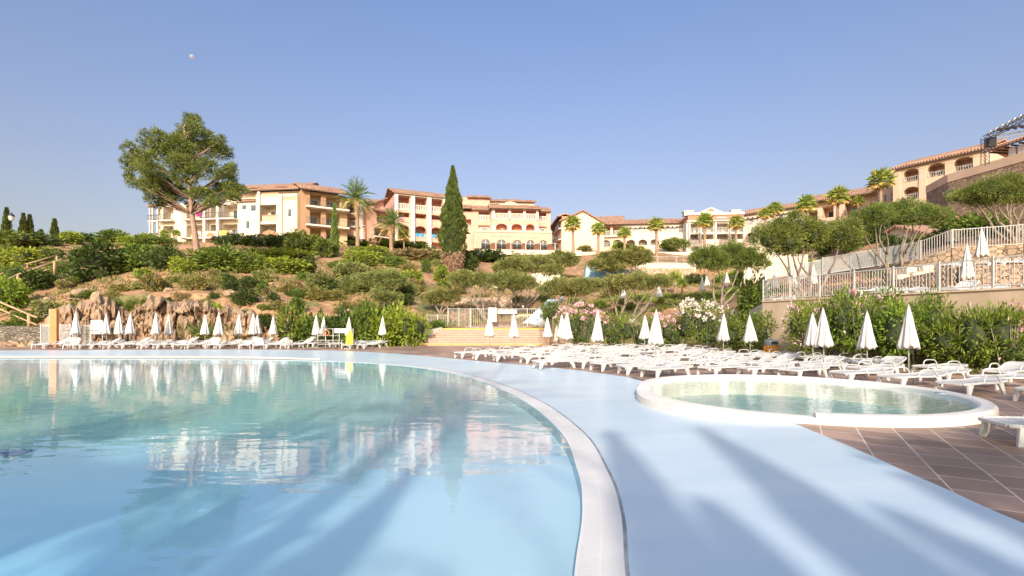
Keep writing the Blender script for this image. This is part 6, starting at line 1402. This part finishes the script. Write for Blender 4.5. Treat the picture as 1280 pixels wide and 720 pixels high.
# rocks
def rock(px,D,s,label,z=None):
    mb = MB(); r_ = random.Random(int(px*7)); n = 9; V=[]; 
    for j in range(6):
        ph = math.pi*(j+.5)/6
        for i in range(n): t=2*math.pi*i/n; rr=s*(.75+.4*noise.noise(Vector((px+math.cos(t)*1.2,math.sin(t)*1.2,ph*1.3)))); V.append((rr*1.2*math.sin(ph)*math.cos(t),rr*math.sin(ph)*math.sin(t),rr*.75*math.cos(ph)))
    mb.add(V,[(j*n+i,(j+1)*n+i,(j+1)*n+(i+1)%n,j*n+(i+1)%n) for j in range(5) for i in range(n)]+[tuple(range(n)),tuple(range(5*n,6*n))[::-1]]); o = mb.build('boulder',M_ROCK); o.location = P(px,D,(z if z is not None else zt(px,D))); o.rotation_euler=(0,0,px); tag(o,label,'boulder',None,px)
for px,D,s in ((150,50,.5),(210,51,.6),(228,50,.4),(286,51,.7),(310,50.5,.5),(330,51,.6),(118,50,.5),(64,52,1.0),(104,52,1.3),(126,51,.8),(84,58,1.0),(92,60,.8),(175,54,.5),(133,58,.4),(12,45.2,.9),(34,45.0,.8)): rock(px,D,s,'pale weathered boulder '+('at the foot of the dry-stone wall' if D<46 else 'lying on the slope above the rock face'))
rock(435,50.5,1.5,'large pale boulder sticking out above the far hedge',2.4)
# left street lamp
root = empty('street_lamp',P(14,98,zt(14,98))); tag(root,'black street lamp with lantern on the left skyline','street lamp'); z1 = CZ-(276-HY)/700*98-zt(14,98); mb = MB(); mb.tube([(0,0,0),(0,0,.6),(0,0,.65),(0,0,z1)],[.16,.14,.09,.07],8); mb.build('pole',M_DMETAL,root,smooth=True)
mb = MB(); mb.lathe([(.1,z1),(.3,z1+.15),(.42,z1+.8)],8); mb.build('lantern_glass',mat('lamp_glass',(.75,.72,.66),rough=.3),root); mb = MB(); mb.lathe([(.5,z1+.8),(.45,z1+.95),(.2,z1+1.25),(0,z1+1.5)],8); mb.build('lantern_cap',M_DMETAL,root)
# wall lantern
root = empty('wall_lantern',P(1187,60,CZ-(243-HY)/700*60)); tag(root,'black wall lantern on the corner of the stone terrace wall','lantern'); mb = MB(); mb.tube([(.1,1.0,1.6),(-.1,.2,1.5),(0,0,.9)],.05,6); mb.tube([(-.4,.3,1.3),(.5,.5,1.7)],.04,5); mb.build('bracket',M_DMETAL,root); mb = MB(); mb.lathe([(.25,-.5),(.42,.2)],8); mb.build('glass',mat('lamp_glass',(1,1,1)),root); root.scale = (.6,.6,.6); mb = MB(); mb.lathe([(.50,.2),(.45,.35),(.1,.8),(0,.9)],8); mb.build('cap',M_DMETAL,root)
# stage lighting truss at the right
def truss(mb,a,c,w,n):
    a=Vector(a); c=Vector(c); d=(c-a).normalized(); up=Vector((0,0,1)) if abs(d.z)<.9 else Vector((1,0,0)); r_=d.cross(up).normalized()*w/2; t=r_.cross(d).normalized()*w/2; cs=[r_+t,r_-t,-r_-t,-r_+t]
    for q in cs: mb.tube([a+q,c+q],.035,5)
    for i in range(n):
        p=a+(c-a)*i/n; q=a+(c-a)*(i+1)/n
        for k in range(4): u_,v_=cs[k],cs[(k+1)%4]; mb.tube([p+u_,q+v_],.018,4)
root = empty('lighting_truss',P(1231.5,55,CZ-(206-HY)/700*55)); tag(root,'dark stage lighting truss with lamps and speaker above the right terrace','lighting truss'); o=P(1231.5,55,CZ-(206-HY)/700*55); q=lambda px,py,D: W(px,py,D)-o
mb = MB(); truss(mb,(0,0,0),q(1231.5,172,55),.42,8); truss(mb,q(1231.5,173,55),q(1300,138,50),.42,14); mb.build('truss',M_DMETAL,root)
mb = MB(); truss(mb,q(1240,172,57),q(1300,163,58),.35,12); mb.build('rear_truss',M_GALV,root); mb = MB(); c=q(1238,178,55); mb.box(c.x-.35,c.x+.35,-.3,.3,c.z-.45,c.z+.45); mb.build('loudspeaker',M_DMETAL,root,bevel=.03)
for i in range(9):
    t=(i+.5)/9; p=q(1231.5+68*t,173-35*t,55-5*t); mb=MB(); mb.tube([(p.x,p.y-.05,p.z+.2),(p.x+.18,p.y-.1,p.z+.52)],[.11,.17],8); mb.build('lamp_head',M_GALV,root)
for i in range(5):
    p=q(1246+9*i,165-1.3*i,57); mb=MB(); mb.tube([(p.x,p.y,p.z+.35),(p.x+.35,p.y-.3,p.z+.1)],[.13,.22],8); mb.build('lamp_head',M_DMETAL,root)
# ---------------------------------------------------------------- ground cover
def tufts(name, pxr, Dr, n, ln, m):
    Ps=[]; As=[]
    for i in range(n):
        px=random.uniform(*pxr); D=random.uniform(*Dr)
        v=P(px,D,zt(px,D)); 
        if noise.noise(v*.14) < -.02: continue
        w=Vector(v); v.z += .45*noise.noise(w*.22)+.22*noise.noise(w*.7)
        for k in range(7): Ps.append((v.x+random.uniform(-.25,.25),v.y+random.uniform(-.25,.25),v.z-.03)); As.append((random.uniform(-.6,.6),random.uniform(-.6,.6),1))
    V,Q=cards(np.array(Ps),np.array(As),np.full(len(Ps),ln),np.full(len(Ps),ln*.22)); o=build_np(name,V,Q,[m]); o['kind']='stuff'
tufts('dry_grass',(40,560),(50,92),5200,.38,M_GRASS); tufts('lawn_grass',(745,925),(57,64),4200,.22,M_OLEA); tufts('dry_grass',(560,900),(51,84),3000,.34,M_GRASS)
def bed():
    Ps=[]; As=[]
    for i in range(9000):
        px=random.uniform(940,1420); 
        Dw=33+(px-953)*0; p = prof(px); D=p[1][0]-random.uniform(.3,2.2)*(1 if px>956 else .6); v=P(px,D,.2)
        Ps.append((v.x,v.y,.2)); As.append((random.uniform(-.6,.6),random.uniform(-.6,.6),.8))
    V,Q=cards(np.array(Ps),np.array(As),np.full(len(Ps),.2),np.full(len(Ps),.03)); o=build_np('bed_grass',V,Q,[M_GRASS]); o['kind']='stuff'
bed()
mb = MB()
pp=[P(px,prof(px)[1][0]-2.6,.206) for px in range(950,1430,20)]; qq=[P(px,prof(px)[1][0],.206) for px in range(950,1430,20)]
for i in range(len(pp)-1): mb.quad(pp[i],pp[i+1],qq[i+1],qq[i])
struct(mb.build('planting_bed',mat('bed_earth',(.16,.11,.06),(.24,.18,.09),scale=2,rough=.95,bump=.8)))
mb = MB()
pp=[P(px,44.4,.206) for px in range(355,521,15)]; qq=[P(px,47,.206) for px in range(355,521,15)]
for i in range(len(pp)-1): mb.quad(pp[i],pp[i+1],qq[i+1],qq[i])
struct(mb.build('planting_bed',mat('bed_earth',(1,1,1))))
# ---------------------------------------------------------------- things behind the viewer that shade the pool
SH = [(-15,-15,11.5,4.4),(-8.7,-12,9.6,4.2),(-4.4,-15.5,13.4,4.4),(8.3,-13.5,8.9,4.0),(10,-15,10.2,4.4),(16,-12,9,4.2),(-22,-17,13,4.4),(9.5,-10,7.6,3.6),(-5.6,-13,7.6,3.6)]
for i,(x,y,h,r_) in enumerate(SH):
    palm(2000+i*10, 30, 0, 0, 'date palm standing behind the viewpoint', 'date', z0=.2, loc=Vector((x,y,.2)), H=h, Rr=r_)
mb = MB(); mb.tube([(0,0,0),(0,0,1),(0,0,20)],[.16,.12,.07],10); mb.box(-.7,.7,-.12,.12,19.9,20.05); mb.box(-.75,-.35,-.2,.15,20.06,20.4); mb.box(.35,.75,-.2,.15,20.06,20.4); o=mb.build('floodlight_mast',M_GALV); o.location=(-3.5,-14,.2); tag(o,'tall floodlight mast behind the viewpoint casting a thin shadow on the apron','mast')
for i,(x,y,h,w_) in enumerate([(6.9,-9.5,7.3,5.4),(14.5,-8.5,7.6,6.5),(-11,-9,7.5,5),(-18.5,-10,8,5),(18,-8,7.5,6)]):
    root = empty('broadleaf_tree', (x,y,.2)); rng = np.random.default_rng(50+i); bl = [(rng.uniform(-.4,.4)*w_, rng.uniform(-.25,.25)*w_, h+rng.uniform(-1.0,1.0), w_*.26, w_*.22, .9) for _ in range(9)]
    crown('crown', bl, 42, .32, .16, M_GREEN, root, core=.5, sub=18, spread=.35)
    mb = MB(); limb(mb,(0,0,-.2),(0,0,h*.6),.22,.16,.05)
    for q in bl[:6]: limb(mb,(0,0,h*.58),q[:3],.12,.04,.15)
    mb.build('trunk', M_BARK, root, smooth=True); tag(root,'broadleaf tree standing behind the viewpoint','tree',None,2300+i)
for x,y,h,w_ in [(-.35,-16,12.2,2.1),(1.25,-16.5,12.5,2.0),(2.9,-15,10.2,2.3),(4.2,-16,10.4,2.4),(-3.7,-16,11.4,2.2),(-6.3,-17,13.2,2.4),(.45,-14,9.4,2.4),(2.0,-15.5,10.0,2.2)]:  # unseen cypresses added, shape chosen for the wedge shadows they throw
    o = cypress(1000,442,405-(h-1.8)/.04,w_/.04,28,'unseen slim cypress behind the viewpoint, added for shadow',5200,z0=.2); o.location = (x,y,.2)
mb = MB(); v = G(10,566,-1.2); mb.box(v.x-.9,v.x+.45,v.y-.3,v.y+.3,-1.21,-1.195); struct(mb.build('pool_floor_drain', M_LINE))
# moon
mb = MB(); V,Q = blob_mesh((0,0,0),(1,1,1),nu=32,nv=20); o = build_np('moon',V,Q,[M_MOON]); o.data.polygons.foreach_set('use_smooth',[True]*len(Q)); ntm = M_MOON.node_tree; tr_ = ntm.nodes.new('ShaderNodeBsdfTransparent'); mm_ = ntm.nodes.new('ShaderNodeMixShader'); mm_.inputs[0].default_value = .45; ntm.links.new(tr_.outputs[0], mm_.inputs[1]); ntm.links.new(find(M_MOON,'ShaderNodeBsdfPrincipled')[0].outputs[0], mm_.inputs[2]); ntm.links.new(mm_.outputs[0], find(M_MOON,'ShaderNodeOutputMaterial')[0].inputs['Surface'])  # moon surface mixed with transparency to stand for haze in front
o.location = W(240,71,1500); s=6.5; o.scale=(s,s,s); tag(o,'small pale moon high in the left sky','moon')

# ---------------------------------------------------------------- unique labels
ORD = ['first','second','third','fourth','fifth','sixth','seventh','eighth','ninth','tenth','eleventh','twelfth','thirteenth','fourteenth','fifteenth','sixteenth','seventeenth','eighteenth','nineteenth','twentieth']+['number %d'%i for i in range(21,99)]
from collections import defaultdict
dd = defaultdict(list)
for o,px in LABELS: dd[o['label']].append((px if px is not None else 0, o))
for l, lst in dd.items():
    if len(lst) == 1: continue
    lst.sort(key=lambda t: t[0]); n = len(lst)
    for i,(px,o) in enumerate(lst):
        w = ('left one, ' if i == 0 else 'right one, ') if n == 2 else ('leftmost, ' if i == 0 else ('rightmost, ' if i == n-1 else (ORD[i]+' from left, ')))
        t = w+l; ws = t.split(); o['label'] = ' '.join(ws[:16])
        if 'group' not in o.keys(): o['group'] = l if len(l) < 60 else ' '.join(l.split()[:8])
for o,px in LABELS:
    ws = o['label'].split()
    if len(ws) > 16: o['label'] = ' '.join(ws[:16])
if len({o['label'] for o,_ in LABELS}) < len(LABELS): 
    from collections import Counter; print('DUP', [k for k,v in Counter(o['label'] for o,_ in LABELS).items() if v>1][:20])
print('things', len(LABELS), 'objects', len(COL.objects))
# ---------------------------------------------------------------- light, sky, camera
SUN_EL = R(26.5); dirv = Vector((.085,1,0)).normalized()
sd = bpy.data.lights.new('sun','SUN'); sd.energy = 4.7; sd.angle = R(.7); sd.color = (1,.895,.78); so = bpy.data.objects.new('sun', sd); COL.objects.link(so)
d = Vector((dirv.x*math.cos(SUN_EL), dirv.y*math.cos(SUN_EL), -math.sin(SUN_EL))); so.rotation_euler = d.to_track_quat('-Z','Y').to_euler()
w = bpy.data.worlds.new('World'); sc.world = w; w.use_nodes = True; nt = w.node_tree; bg = nt.nodes['Background']; sk = nt.nodes.new('ShaderNodeTexSky'); sk.sky_type = 'NISHITA'; sk.sun_disc = False
sk.sun_elevation = SUN_EL; sk.sun_rotation = math.atan2(-dirv.x,-dirv.y); sk.air_density = 1.1; sk.dust_density = 4.0; sk.ozone_density = 2.0
hs = nt.nodes.new('ShaderNodeHueSaturation'); hs.inputs['Saturation'].default_value = 1.0; hs.inputs['Hue'].default_value = .517; nt.links.new(sk.outputs[0], hs.inputs['Color']); tcw = nt.nodes.new('ShaderNodeTexCoord'); spw = nt.nodes.new('ShaderNodeSeparateXYZ'); nt.links.new(tcw.outputs['Generated'], spw.inputs[0]); mrw = nt.nodes.new('ShaderNodeMapRange'); mrw.inputs['From Min'].default_value = .2; mrw.inputs['From Max'].default_value = .55; nt.links.new(spw.outputs['Z'], mrw.inputs['Value'])
hz = nt.nodes.new('ShaderNodeMix'); hz.data_type = 'RGBA'; hz.inputs['A'].default_value = (1.15,.99,.90,1); hz.inputs['B'].default_value = (1.07,1.16,1.16,1); nt.links.new(mrw.outputs['Result'], hz.inputs['Factor'])
mw = nt.nodes.new('ShaderNodeMix'); mw.data_type = 'RGBA'; mw.blend_type = 'MULTIPLY'; mw.inputs['Factor'].default_value = 1; nt.links.new(hs.outputs[0], mw.inputs['A']); nt.links.new(hz.outputs['Result'], mw.inputs['B']); nt.links.new(mw.outputs['Result'], bg.inputs['Color']); bg.inputs['Strength'].default_value = .20
cam = bpy.data.cameras.new('camera'); co = bpy.data.objects.new('camera', cam); COL.objects.link(co); sc.camera = co
co.location = (0,0,CZ); co.rotation_euler = (R(90),0,0); cam.sensor_width = 36; cam.lens = 620/1280*36; cam.shift_y = (HY-360)/1280; cam.clip_end = 6000; cam.clip_start = .05
sc.view_settings.view_transform = 'Standard'; sc.view_settings.look = 'None'; sc.view_settings.exposure = 0
sc.cycles.transparent_max_bounces = 16; sc.cycles.max_bounces = 6
